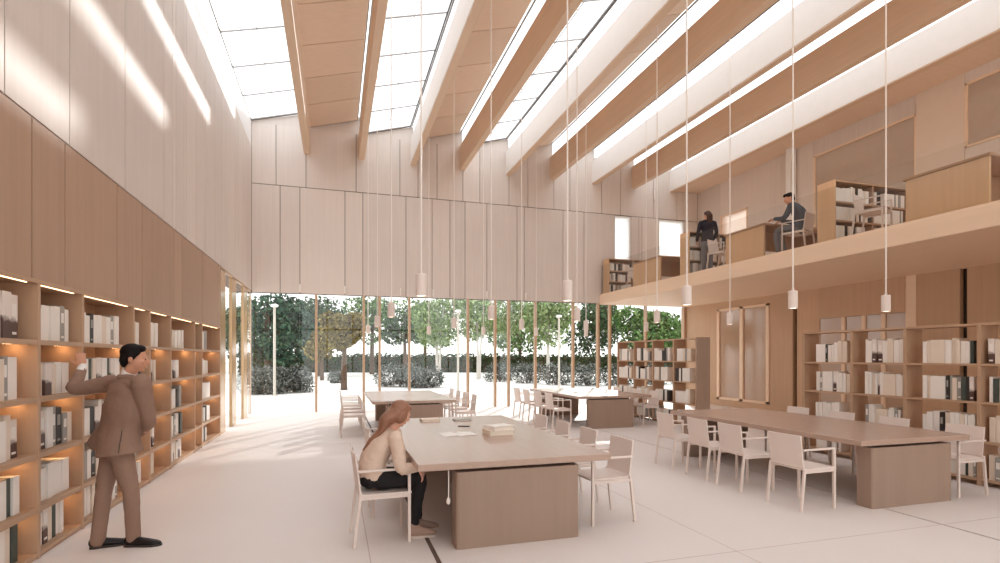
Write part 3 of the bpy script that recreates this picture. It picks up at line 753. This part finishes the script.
TG = 'trees in the garden beyond the glazing'
simple_tree('broadleaf_tree', 268, 40, 286, 372, 95, LB, 'big blue-green tree filling the left end of the glazing', TG, 6500, .22, 3, .25)
simple_tree('broadleaf_tree', 318, 46, 287, 358, 76, LG, 'dark green tree right of the big blue-green tree', TG, 3600, .2, 4, .2)
simple_tree('broadleaf_tree', 322, 38, 322, 366, 34, LO, 'dim bronze tree between the big blue-green tree and the round olive tree', TG, 1600, .15, 18, .12)
simple_tree('olive_tree', 344, 27, 310, 354, 46, LO, 'round bronze-olive tree standing in front of the garden trees', TG, 4200, .12, 5, .14)
simple_tree('broadleaf_tree', 372, 52, 288, 352, 66, LM, 'mid green tree behind the round bronze-olive tree', TG, 2600, .2, 6, .2)
simple_tree('broadleaf_tree', 405, 48, 302, 350, 46, LG, 'small dark tree with a visible trunk left of the pale birch crowns', TG, 2400, .17, 7, .16)
simple_tree('birch_tree', 438, 42, 288, 358, 62, LL, 'leftmost pale green birch, behind the third pendant row', TG, 3600, .15, 8, .08, 3, 'birch')
simple_tree('birch_tree', 478, 40, 284, 346, 54, LL, 'pale green birch with several white stems, second birch from left', TG, 3400, .14, 9, .08, 4, 'birch')
simple_tree('birch_tree', 508, 48, 282, 346, 54, LL, 'pale green birch with several white stems, third birch from left', TG, 3400, .14, 10, .08, 4, 'birch')
simple_tree('birch_tree', 548, 41, 284, 354, 64, LL, 'pale green birch right of the white-stemmed birches', TG, 3600, .16, 11, .1, 2, 'birch')
simple_tree('broadleaf_tree', 598, 47, 286, 364, 66, LG, 'dark green tree left of the dense green tree', TG, 4200, .18, 12, .2)
simple_tree('broadleaf_tree', 650, 39, 300, 366, 78, LM, 'dense green tree behind the free-standing bookcase', TG, 5600, .18, 13, .2)
simple_tree('broadleaf_tree', 706, 44, 318, 366, 60, LM, 'green tree at the right end of the glazing', TG, 3000, .18, 14, .18)
simple_tree('broadleaf_tree', 425, 64, 292, 352, 60, LM, 'distant mid green tree showing between the small dark tree and the birches', TG, 2400, .24, 41, .2)
simple_tree('broadleaf_tree', 520, 62, 294, 356, 70, LM, 'distant mid green tree showing between the birches', TG, 2600, .24, 42, .2)
def bush(px, d, wpx, hpx, label, mats=LV, n=2200, size=.07, seed=1, name='lavender_bush', group='round grey lavender bushes'):
    p = gp(px, d); rx = px2m(wpx, d)/2; h = px2m(hpx, d)
    e = empty(name, p, 0, label, 'bush', group); m = MB(); q = random.Random(seed)
    for k in range(4):
        a = k*1.57+q.random(); leaves(m, (math.cos(a)*rx*.45, math.sin(a)*rx*.35, h*.45), (rx*.62, rx*.5, h*.58), n//4, size, .3, .5, seed*17+k)
    m.build('foliage', mats, e)
    t = MB()
    for k in range(5):
        a = q.uniform(0,6.28); t.sweep([(0,0,0),(math.cos(a)*rx*.2,math.sin(a)*rx*.2,h*.3),(math.cos(a)*rx*.4,math.sin(a)*rx*.35,h*.6)], [.03,.022,.01], seg=6, sub=2)
    t.build('stems', M['bark'], e, smooth=True); return e
bush(262, 24.0, 52, 29, 'big grey lavender bush at the foot of the left lamp post', n=4200, seed=21)
bush(294, 25.0, 42, 27, 'grey lavender bush touching the big one by the left lamp post', n=3200, seed=22)
bush(338, 34, 22, 13, 'small grey lavender bush behind the olive tree trunk', n=1200, seed=23)
bush(400, 30, 52, 23, 'grey lavender bush, left of the pair in mid garden', n=3000, seed=24)
bush(424, 29, 46, 21, 'grey lavender bush, right of the pair in mid garden', n=2800, seed=25)
for i, (px, d, w_, h_) in enumerate(((500,36,34,20),(527,34,40,22),(556,32,38,23),(586,31,40,24),(618,31,40,23),(652,32,40,23),(688,33,40,22))):
    bush(px, d, w_, h_, 'grey lavender bush in the right garden row, %s from the left' % ORD[i], n=1900, seed=30+i)
hd = tag(empty('clipped_hedge', gp(500, 58)), 'long dark green clipped hedge closing the garden', 'hedge'); hd.rotation_euler = (0,0,-YAW)
m = MB(); q = random.Random(5)
for _ in range(11000):
    x, y, z = q.uniform(-28,28), q.uniform(-.8,.8), q.uniform(.02,1.95+.12*math.sin(_*.7)); 
    if q.random() < .6: y = -.8+q.uniform(-.1,.1)
    s = q.uniform(.1,.22); n_ = Vector((q.gauss(0,1),q.gauss(0,1)-.6,q.gauss(0,1))).normalized(); u = n_.orthogonal().normalized()*s; v = n_.cross(u)*.6
    m.tone = q.random(); p_ = Vector((x,y,z)); m.add([p_-u,p_-v,p_+u,p_+v], [(0,1,2,3)])
m.build('foliage', LH, hd)
m = MB(); m.box(-28,28,-.6,.6,0,1.7); m.build('branches', M['bark'], hd)
def lamp_post(px, d, label):
    e = empty('lamp_post', gp(px, d), 0, label, 'lamp post', 'garden lamp posts')
    m = MB(); m.lathe([(.10,0),(.10,.04),(.055,.06),(.05,3.7),(.05,3.76)], (0,0,0), 12); m.build('pole', M['pole'], e)
    m = MB(); m.lathe([(.06,3.76),(.15,3.78),(.16,3.86),(.08,3.9)], (0,0,0), 16); m.build('lamp_head', M['white'], e)
lamp_post(274.5, 22.6, 'slim garden lamp post in front of the big lavender bush')
lamp_post(458, 25.4, 'slim garden lamp post left of the birches, middle of the glazing')
lamp_post(559, 28.5, 'slim garden lamp post right of the birches')

# ------------------------------------------------------------------ people
def union(mb, name, mats, parent, voxel=.006, it=6, disp=None):
    o = bpy.data.objects.new('tmp', mb.mesh('tmp', mats)); COL.objects.link(o)
    r = o.modifiers.new('r', 'REMESH'); r.mode = 'VOXEL'; r.voxel_size = voxel
    s = o.modifiers.new('s', 'SMOOTH'); s.factor = .5; s.iterations = it
    if disp:
        t = bpy.data.textures.new('folds', 'CLOUDS'); t.noise_scale = disp[1]; d = o.modifiers.new('d', 'DISPLACE'); d.texture = t; d.strength = disp[0]; d.mid_level = .5; d.texture_coords = 'LOCAL'
    dg = bpy.context.evaluated_depsgraph_get(); dg.update()
    me = bpy.data.meshes.new_from_object(o.evaluated_get(dg)); me.name = name
    bpy.data.objects.remove(o)
    if not me.materials: me.materials.append(mats)
    me.polygons.foreach_set('use_smooth', [True]*len(me.polygons))
    r = bpy.data.objects.new(name, me); COL.objects.link(r)
    if parent: r.parent = parent
    return r
def hand(mb, wrist, d, n, size=1.0, thumb=1, curl=(.25,.35), spread=.12):
    """d: towards the fingers, n: out of the back of the hand; fingers curl away from n"""
    wrist = Vector(wrist); d = Vector(d).normalized(); n = Vector(n); n = (n - d*n.dot(d)).normalized(); s = d.cross(n)
    k = size
    mb.sweep([wrist-d*.03*k, wrist+d*.02*k, wrist+d*.055*k, wrist+d*.09*k], [(.028*k,.021*k),(.032*k,.018*k),(.041*k,.016*k),(.040*k,.012*k)], side=s, seg=12, sub=3)
    for i, (o, L_) in enumerate(((-.030,.066),(-.010,.078),(.010,.074),(.029,.058))):
        o *= thumb*-1 if False else 1
        dd = (d + s*(o*3.2*spread/.12*.4)).normalized()
        p = wrist + d*.085*k + s*o*k; pts = [p]
        a = 0
        for j in range(3):
            a += curl[0] if j == 0 else curl[1]
            v = dd*math.cos(a) - n*math.sin(a); p = p + v*L_*k*(.44,.32,.26)[j]*1.05; pts.append(p)
        mb.sweep(pts, [.0095*k,.0090*k,.0082*k,.0066*k], side=s, seg=8, sub=2)
    b = wrist + d*.03*k - s*.028*k*thumb
    mb.sweep([b, b + (d*.55 - s*.8*thumb - n*.2)*.036*k, b + (d*1.3 - s*1.15*thumb - n*.35)*.045*k, b + (d*1.9 - s*1.2*thumb - n*.55)*.048*k], [.014*k,.0115*k,.0098*k,.0075*k], side=n, seg=8, sub=2)
def head(mb, c, fwd, up, k=1.0):
    """c: middle of the skull at eye height"""
    c = Vector(c); f = Vector(fwd).normalized(); u = Vector(up); u = (u - f*u.dot(f)).normalized(); r = f.cross(u)
    Rm = Matrix((r, f, u)).transposed()
    def e(x, y, z, rx, ry, rz): mb.ell(c + (r*x + f*y + u*z)*k, (rx*k, ry*k, rz*k), Rm)
    e(0,-.012,.035, .076,.097,.085)         # skull
    e(0,.022,-.03, .064,.073,.085)          # face
    e(0,.045,-.082, .040,.040,.035)         # jaw
    e(0,.072,-.100, .019,.017,.016)         # chin
    e(0,.082,.022, .052,.016,.014)          # brow
    for s in (-1,1):
        e(.036*s,.070,-.022, .020,.020,.018)  # cheek
        e(.079*s,-.012,-.008, .010,.019,.031) # ear
        e(.078*s,-.004,-.026, .008,.012,.014)
        e(.030*s,.083,.002, .014,.011,.009)   # eyelid
    mb.sweep([c+(f*.090+u*.010)*k, c+(f*.105-u*.012)*k, c+(f*.116-u*.030)*k, c+(f*.098-u*.040)*k], [.009*k,.0105*k,.013*k,.010*k], side=r, seg=8, sub=3)
    e(0,.094,-.062, .022,.011,.006); e(0,.092,-.074, .019,.012,.0075)
    return r, f, u
def eyes(parent, c, rfu, k=1.0):
    r, f, u = rfu
    for s in (-1,1):
        m = MB(); m.ell(Vector(c)+(r*.030*s + f*.0885 + u*.001)*k, (.0085*k,)*3, None, 10, 8); m.build('eye', M['eye'], parent, smooth=True)
def cap_hair(parent, mat, c, rfu, k, spec, extra=None):
    m = MB(); r, f, u = rfu; Rm = Matrix((r, f, u)).transposed(); c = Vector(c)
    for (x,y,z,rx,ry,rz) in spec: m.ell(c + (r*x+f*y+u*z)*k, (rx*k,ry*k,rz*k), Rm)
    if extra: extra(m)
    o = union(m, 'hair', mat, parent, .006, 3, (.006,.02)); return o
def shoe(parent, heel, d, mat, sole, L_=.29, h=.085, name='shoe', w=.048, fat=1.0):
    heel = Vector(heel); d = Vector(d); d.z = 0; d.normalize(); s = d.cross(UP); z0 = heel.z
    m = MB()
    def q(t, zz): return heel + d*(t*L_) + UP*zz*(1 if fat == 1 else 1.15)
    m.sweep([q(.08,.05), q(.3,.045), q(.55,.036), q(.8,.028), q(.93,.024)], [(w*.75,.045),(w*.8,.042*fat),(w*.95,.032*fat),(w*.92,.024*fat),(w*.6,.016*fat)], side=s, seg=12)
    m.sweep([q(.17,.05), q(.19,h+.02)], [(.036,.042),(.038,.045)], side=s, seg=12)
    o = union(m, name, mat, parent, .006, 3)
    n = MB(); pts = [(.0,.55),(.12,.8),(.35,.78),(.62,1.0),(.82,.95),(.95,.6),(1.0,.2)]
    poly = [heel + d*(t*L_) + s*(w*a) for t, a in pts] + [heel + d*(t*L_) - s*(w*a) for t, a in pts[::-1]]
    k = len(poly); n.add([p for p in poly] + [p + UP*.018 for p in poly], [tuple(range(k))[::-1], tuple(range(k, 2*k))] + [(i,(i+1)%k,k+(i+1)%k,k+i) for i in range(k)])
    n.build('sole', sole, o)
    return o

# --- the man at the bookcase ---------------------------------------------------------
def man():
    D = 4.69
    a = math.radians(38)
    lat = (RIGHT*math.cos(a) - FWD*math.sin(a)).normalized(); fr = (FWD*math.cos(a) + RIGHT*math.sin(a)).normalized()
    fl = W(95, 549, 4.60); fl.z = 0; fr_ft = W(131, 547, 4.66); fr_ft.z = 0
    hipc = W(117, 449, D); chest = W(124, 405, D); neckb = W(128, 377, D+.0)
    shL = W(107, 384, D+.13); shR = W(142, 387, D-.13)
    elL = W(74, 389, D+.10); wrL = W(82, 369, D+.24); elR = W(149, 421, D+.0); wrR = W(139, 434, D+.24)
    hc = W(134.5, 358.5, D+.0)                                # skull centre at eye height
    hf = (RIGHT*.93 + FWD*.36 - UP*.10).normalized()
    body = MB(); rfu = head(body, hc, hf, UP*1 + hf*.05, .97)
    body.sweep([neckb - UP*.06, neckb + UP*.02 + fr*.01, hc - UP*.08 - hf*.015], [(.065,.06),(.056,.056),(.054,.056)], side=lat)
    kneeL, kneeR = W(104, 491, D-.02), W(131, 493, D-.06); hL, hR = hipc - lat*.09 , hipc + lat*.09
    body.sweep([hipc + UP*.02, W(121,428,D), chest, neckb - UP*.07], [(.11,.08),(.14,.10),(.16,.105),(.12,.08)], side=lat)
    for h_, k_, f_ in ((hL,kneeL,fl),(hR,kneeR,fr_ft)): body.sweep([h_, k_, f_ + UP*.1], [.065,.042,.03], side=lat)
    for s_h, e_, w_ in ((shL,elL,wrL),(shR,elR,wrR)): body.sweep([s_h, e_, w_], [.045,.038,.027], side=fr)
    hd = (W(80, 353, D+.30) - wrL).normalized()
    hand(body, wrL + hd*.025, hd + UP*.25, -FWD*.75 + RIGHT*.45, 1.0, thumb=1, curl=(.16,.3))
    hand(body, wrR, (-RIGHT*.75 + FWD*.55 - UP*.25), RIGHT*.3 + FWD*.4 + UP*.3, 1.0, thumb=-1, curl=(.5,.6))
    p = union(body, 'person', M['skin'], None, .0048, 3)
    tag(p, 'man in a brown suit standing at the bookcase with one hand raised to a shelf', 'person')
    eyes(p, hc, rfu, .97)
    cap_hair(p, M['hair_d'], hc, rfu, .97, [(0,-.022,.052,.086,.098,.084),(0,-.068,-.012,.074,.046,.072),(0,.034,.094,.066,.046,.034),(.062,-.02,.03,.026,.05,.05),(-.062,-.02,.03,.026,.05,.05),(0,-.07,-.055,.058,.03,.035)])
    # jacket
    j = MB()
    hem = W(119.5, 454, D)
    j.sweep([hem + lat*.015, W(119,441,D) + lat*.01, W(122,424,D), W(125,406,D), W(127,391,D), W(128.5,380,D)],
            [(.224,.174),(.206,.155),(.188,.134),(.222,.148),(.222,.130),(.125,.085)], side=lat, seg=26, cap=False)
    for s_h, e_, w_, r0 in ((shL,elL,wrL,.074),(shR,elR,wrR,.074)):
        j.sweep([s_h - (e_-s_h)*.12, s_h + (e_-s_h)*.3, e_, e_ + (w_-e_)*.45, w_ - (w_-e_)*.04], [(.082,.080),(r0*.98,r0*.94),(.057,.055),(.050,.048),(.040,.038)], side=fr, seg=16)
    j.sweep([shL - UP*.01, neckb - UP*.05 - fr*.02, shR - UP*.01], [(.055,.05),(.07,.06),(.055,.05)], side=fr, seg=14)
    fp = [W(104,425,D+.16), W(96,437,D+.18), W(91,447,D+.20)]              # open left front, swinging out
    j.sweep([W(106,405,D+.13)] + fp, [(.05,.02),(.06,.018),(.07,.016),(.075,.014)], side=lat + FWD*.3, seg=12)
    jk = union(j, 'jacket', M['suit'], p, .0065, 6, (.009,.11))
    def surf(px, py):
        o = Vector((0,0,EYE)); d_ = (W(px,py,1)-o).normalized(); ok, loc, nn, _ = jk.ray_cast(o, d_); return loc if ok else W(px,py,D-.15)
    v = MB(); v.sweep([surf(122,430), surf(121,437), surf(119.5,445), surf(118.5,453)], [.0035]*4, seg=6); v.build('back_vent', M['slot'], jk)
    v = MB(); v.sweep([surf(128,392), surf(126,405), surf(124,418), surf(122,430)], [.0018]*4, seg=6); v.build('back_seam', M['suit'], jk)
    cl = MB()
    cl.sweep([neckb - lat*.074 + UP*.004 - fr*.01, neckb - fr*.074 - UP*.0, neckb + lat*.074 + UP*.002, neckb + lat*.05 + fr*.06 - UP*.03], [(.024,.010)]*4, side=UP, seg=10)
    union(cl, 'jacket_collar', M['suit'], jk, .005, 2)
    cs = MB(); cs.sweep([neckb - UP*.03, neckb + UP*.047 + fr*.012], [(.066,.064),(.063,.063)], side=lat, seg=18); union(cs, 'shirt_collar', M['shirt'], p, .005, 2)
    cf = MB(); cd = (wrL-elL).normalized(); cf.sweep([wrL - cd*.035, wrL + cd*.022], [.040,.037], side=fr, seg=14); cf.build('shirt_cuff', M['shirt'], p, smooth=True)
    # trousers
    t = MB()
    t.sweep([hipc - UP*.10, hipc + UP*.02, hipc + UP*.08], [(.14,.095),(.150,.105),(.15,.105)], side=lat, seg=20, cap=False)
    for h_, k_, f_ in ((hL,kneeL,fl),(hR,kneeR,fr_ft)):
        ank = f_ + UP*.06 + fr*.02
        t.sweep([h_, h_*.45 + k_*.55 , k_, k_*.45 + ank*.55, ank], [(.088,.098),(.072,.080),(.059,.064),(.054,.059),(.050,.057)], side=lat, seg=18)
    union(t, 'trousers', M['suit'], p, .0065, 6, (.008,.09))
    shoe(p, fl - RIGHT*.045, RIGHT*.86 + FWD*.5, M['shoe'], M['slot'], .29)
    shoe(p, fr_ft - RIGHT*.05, RIGHT*.985 + FWD*.10, M['shoe'], M['slot'], .30)
man()

# --- the woman seated at the near table ---------------------------------------------
def woman():
    D = 4.86
    fr = Vector((1,0,0)); lat = Vector((0,-1,0))                         # faces +x; her right side is towards the viewer
    hipc = Vector((.36, 5.0, .55)); 
    waist = W(378, 470, D); waist.y = 5.0; 
    chest = Vector((.395, 5.0, .79)); neckb = Vector((.505, 5.0, .985)); waist = Vector((.335, 5.0, .66))
    shN, shF = Vector((.515, 4.825, .925)), Vector((.54, 5.17, .93))
    elN, elF = Vector((.56, 4.77, .665)), Vector((.62, 5.22, .68)); wrN, wrF = Vector((.725, 4.83, .655)), Vector((.76, 5.12, .645))
    hc = Vector((.575, 4.985, 1.13)); hf = Vector((.86, .36, -.40)).normalized()
    body = MB(); rfu = head(body, hc, hf, Vector((.45,0,1)), .93)
    body.sweep([neckb - UP*.05 - fr*.04, neckb + UP*.02, hc - UP*.07 - hf*.01], [(.055,.05),(.047,.047),(.047,.05)], side=lat)
    hN, hF = Vector((.38,4.90,.545)), Vector((.38,5.09,.545)); knN, knF = Vector((.745,4.88,.545)), Vector((.74,5.09,.545))
    anN, anF = Vector((.70,4.92,.10)), Vector((.755,5.08,.11))
    body.sweep([hipc, waist, chest, neckb - UP*.06 - fr*.03], [(.14,.10),(.12,.09),(.14,.10),(.10,.07)], side=lat)
    for h_, k_, a_ in ((hN,knN,anN),(hF,knF,anF)):
        body.sweep([h_, k_], [.06,.04], side=lat); body.sweep([k_, k_*.5+a_*.5-fr*.01, a_], [.04,.036,.03], side=lat)
    for q in ((shN,elN,wrN),(shF,elF,wrF)): body.sweep(q, [.04,.034,.024], side=fr)
    hand(body, wrN, Vector((.42,.06,-.9)), Vector((.8,-.5,.35)), .93, thumb=1, curl=(.25,.3))
    hand(body, wrF, Vector((.55,-.2,-.75)), Vector((.75,.2,.6)), .93, thumb=-1, curl=(.4,.4))
    p = union(body, 'person', M['skinp'], None, .0048, 3)
    tag(p, 'seated woman with very long auburn hair, cream sweater and black trousers, leaning forward', 'person')
    eyes(p, hc, rfu, .93)
    r, f, u = rfu
    def tail(m):
        m.sweep([hc + u*.05 - f*.02, hc - f*.055 - u*.03, hc - f*.11 - u*.10, Vector((.40,4.955,.985)), Vector((.32,4.955,.905)), Vector((.245,4.96,.815))],
                [(.076,.080),(.086,.072),(.088,.052),(.074,.036),(.050,.026),(.014,.010)], side=lat, seg=18)
    cap_hair(p, M['hair_r'], hc, rfu, .93, [(0,-.025,.045,.086,.098,.086),(0,.040,.082,.068,.046,.036),(.060,-.008,-.015,.036,.060,.080),(-.060,-.008,-.015,.036,.060,.080),(0,-.06,-.04,.08,.05,.09)], tail)
    sw = MB()
    sw.sweep([Vector((.335,5.0,.555)), Vector((.325,5.0,.64)), Vector((.345,5.0,.74)), Vector((.405,5.0,.85)), Vector((.465,5.0,.93)), Vector((.50,5.0,.98))],
             [(.180,.130),(.170,.124),(.165,.122),(.175,.118),(.165,.09),(.075,.065)], side=lat, seg=24, cap=False)
    for a_, e_, w_ in ((shN,elN,wrN),(shF,elF,wrF)):
        sw.sweep([a_ + UP*.01, a_*.55+e_*.45, e_, e_*.5+w_*.5, w_], [.066,.060,.053,.048,.038], side=fr, seg=16)
    sw.sweep([shN + UP*.0, neckb - UP*.05 - fr*.02, shF], [(.055,.05),(.07,.055),(.055,.05)], side=fr, seg=14)
    union(sw, 'sweater', M['sweater'], p, .0065, 6, (.014,.06))
    t = MB(); t.sweep([Vector((.29,5.0,.55)), Vector((.45,5.0,.55))], [(.18,.088),(.18,.085)], side=lat, seg=18)
    for h_, k_, a_ in ((hN,knN,anN),(hF,knF,anF)):
        t.sweep([h_, h_*.4+k_*.6, k_, k_*.5+a_*.5 - fr*.01, a_ + UP*.03], [(.085,.082),(.074,.074),(.060,.060),(.054,.056),(.040,.040)], side=lat, seg=16)
    union(t, 'trousers', M['trouser'], p, .0065, 4, (.01,.05))
    shoe(p, Vector((.645,4.92,0)), Vector((1,-.05,0)), M['sneaker'], M['sole'], .255, .075, 'sneaker', .047, 1.35)
    shoe(p, Vector((.70,5.08,0)), Vector((1,.12,0)), M['sneaker'], M['sole'], .255, .075, 'sneaker', .047, 1.35)
woman()

# --- the two people on the gallery ---------------------------------------------------
def gallery_woman():
    b = Vector((9.41, 11.9, ZM)); lat = Vector((.95,-.3,0)).normalized(); fr = Vector((.3,.95,0)).normalized()
    def q(l, f_, z): return b + lat*l + fr*f_ + UP*z
    hc = q(0,.02,1.56); body = MB(); rfu = head(body, hc, fr*.9 - lat*.4, UP, .93)
    body.sweep([q(0,0,.88), q(0,0,1.1), q(0,0,1.3), q(0,0,1.42)], [(.14,.09),(.12,.085),(.15,.10),(.09,.06)], side=lat)
    body.sweep([q(0,0,1.38), hc - UP*.07], [.05,.047], side=lat)
    A = ((q(-.18,0,1.36), q(-.25,-.02,1.1), q(-.24,.10,.92)), (q(.18,0,1.36), q(.235,-.01,1.1), q(.2,.14,.95)))
    for i, arm in enumerate(A): body.sweep(arm, [.04,.034,.024], side=fr); hand(body, arm[2], (arm[2]-arm[1]), lat*(-1 if i == 0 else 1), .9, thumb=(1 if i == 0 else -1), curl=(.3,.35))
    legs = ((q(-.085,0,.86), q(-.09,.02,.47), q(-.1,-.02,.08)), (q(.085,0,.86), q(.09,.03,.47), q(.1,.06,.08)))
    for l in legs: body.sweep(l, [.07,.048,.034], side=lat)
    p = union(body, 'person', M['skinp'], None, .006, 3); tag(p, 'woman in a dark top and grey trousers standing on the gallery, back turned', 'person'); eyes(p, hc, rfu, .93)
    r, f, u = rfu
    def tail(m): m.sweep([hc + u*.08 - f*.03, hc - f*.085, hc - f*.085 - u*.12, hc - f*.06 - u*.24], [(.07,.05),(.095,.05),(.095,.045),(.06,.025)], side=r, seg=14)
    cap_hair(p, M['hair_b'], hc, rfu, .93, [(0,-.022,.045,.088,.100,.086),(0,.05,.085,.066,.045,.036)], tail)
    s = MB(); s.sweep([q(0,0,.86), q(0,0,1.0), q(0,0,1.12), q(0,0,1.3), q(0,0,1.42)], [(.175,.125),(.16,.11),(.15,.105),(.175,.115),(.08,.06)], side=lat, seg=20, cap=False)
    for arm in A: s.sweep(arm, [.06,.05,.036], side=fr, seg=14)
    s.sweep([A[0][0], q(0,-.01,1.40), A[1][0]], [.052,.06,.052], side=fr)
    union(s, 'top', M['navy'], p, .008, 5)
    t = MB(); t.sweep([q(0,0,.8), q(0,0,.92)], [(.165,.12),(.16,.115)], side=lat, seg=18)
    for l in legs: t.sweep(l, [(.09,.095),(.068,.072),(.055,.06)], side=lat, seg=14)
    union(t, 'trousers', M['denim'], p, .008, 4)
    for l in legs: shoe(p, Vector((l[2].x, l[2].y, ZM)) - fr*.06, fr, M['shoe'], M['slot'], .25, .07)
gallery_woman()
def gallery_man():
    b = Vector((9.36, 8.98, ZM)); a = PI/2 + .35; fr = Vector((math.cos(a), math.sin(a), 0)); lat = Vector((fr.y, -fr.x, 0))
    def q(l, f_, z): return b + lat*l + fr*f_ + UP*z
    hc = q(0,.16,1.21); body = MB(); rfu = head(body, hc, fr*.75 - lat*.55 - UP*.25, UP + fr*.2, .97)
    body.sweep([q(0,-.08,.54), q(0,-.06,.75), q(0,.0,.93), q(0,.07,1.04)], [(.15,.10),(.14,.10),(.16,.10),(.09,.07)], side=lat); body.sweep([q(0,.06,1.02), hc - UP*.07], [.055,.052], side=lat)
    A = ((q(-.2,.04,1.0), q(-.27,.14,.76), q(-.16,.38,.8)), (q(.2,.04,1.0), q(.27,.14,.76), q(.16,.38,.8)))
    for i, arm in enumerate(A): body.sweep(arm, [.045,.038,.027], side=fr); hand(body, arm[2], fr - UP*.05, UP, .97, thumb=(1 if i == 1 else -1)*1, curl=(.2,.3))
    legs = ((q(-.09,-.06,.53), q(-.1,.36,.54), q(-.1,.34,.09)), (q(.09,-.06,.53), q(.1,.36,.54), q(.1,.30,.09)))
    for l in legs: body.sweep(l, [.075,.05,.036], side=lat)
    p = union(body, 'person', M['skin'], None, .006, 3); tag(p, 'dark-haired man in slate sweater seated on the gallery', 'person'); eyes(p, hc, rfu, .97)
    cap_hair(p, M['hair_d'], hc, rfu, .97, [(0,-.022,.052,.086,.098,.086),(0,-.065,-.01,.074,.046,.072),(0,.055,.095,.064,.048,.036)])
    s = MB(); s.sweep([q(0,-.1,.54), q(0,-.09,.7), q(0,-.03,.88), q(0,.04,1.0), q(0,.075,1.06)], [(.185,.125),(.175,.125),(.20,.13),(.17,.1),(.08,.07)], side=lat, seg=20)
    for arm in A: s.sweep(arm, [.066,.056,.04], side=fr, seg=14)
    s.sweep([A[0][0], q(0,.04,1.03), A[1][0]], [.058,.065,.058], side=fr)
    union(s, 'sweater', M['slate'], p, .008, 5)
    t = MB(); t.sweep([q(0,-.1,.54), q(0,.02,.54)], [(.175,.08),(.175,.08)], side=lat)
    for l in legs: t.sweep(l, [(.085,.08),(.065,.065),(.05,.05)], side=lat, seg=14)
    union(t, 'trousers', M['denim'], p, .008, 4)
    for l in legs: shoe(p, Vector((l[2].x, l[2].y, ZM)) - fr*.06, fr, M['shoe'], M['slot'], .28, .07)
gallery_man()

# ------------------------------------------------------------------ light
sun = bpy.data.lights.new('sun', 'SUN'); sun.energy = SUN_E; sun.angle = math.radians(1.6); sun.color = (1, .955, .90)
so = bpy.data.objects.new('sun', sun); COL.objects.link(so)
sd = Vector((1.282, 2.25, 1)).normalized(); so.rotation_euler = sd.to_track_quat('Z', 'Y').to_euler(); so.location = (10, 40, 25)
wd = bpy.data.worlds.new('world'); sc.world = wd; wd.use_nodes = True; nt = wd.node_tree; N = nt.nodes; L = nt.links
tc = N.new('ShaderNodeTexCoord'); sp = N.new('ShaderNodeSeparateXYZ'); L.new(tc.outputs['Generated'], sp.inputs[0])
rp = N.new('ShaderNodeValToRGB'); L.new(sp.outputs[2], rp.inputs[0])
rp.color_ramp.elements[0].position = 0; rp.color_ramp.elements[0].color = (1.0, .975, .95, 1)
rp.color_ramp.elements[1].position = .6; rp.color_ramp.elements[1].color = (.93, .965, 1.0, 1)
L.new(rp.outputs[0], N['Background'].inputs[0]); N['Background'].inputs[1].default_value = SKY_E
sc.view_settings.view_transform = 'Standard'; sc.view_settings.look = 'None'; sc.view_settings.gamma = 1.0; sc.view_settings.use_curve_mapping = False
sc.view_settings.exposure = EXPO
sc.cycles.use_denoising = True; sc.cycles.max_bounces = 12; sc.cycles.diffuse_bounces = 8; sc.cycles.transparent_max_bounces = 24
sc.cycles.caustics_reflective = False; sc.cycles.caustics_refractive = False; sc.cycles.sample_clamp_indirect = 10
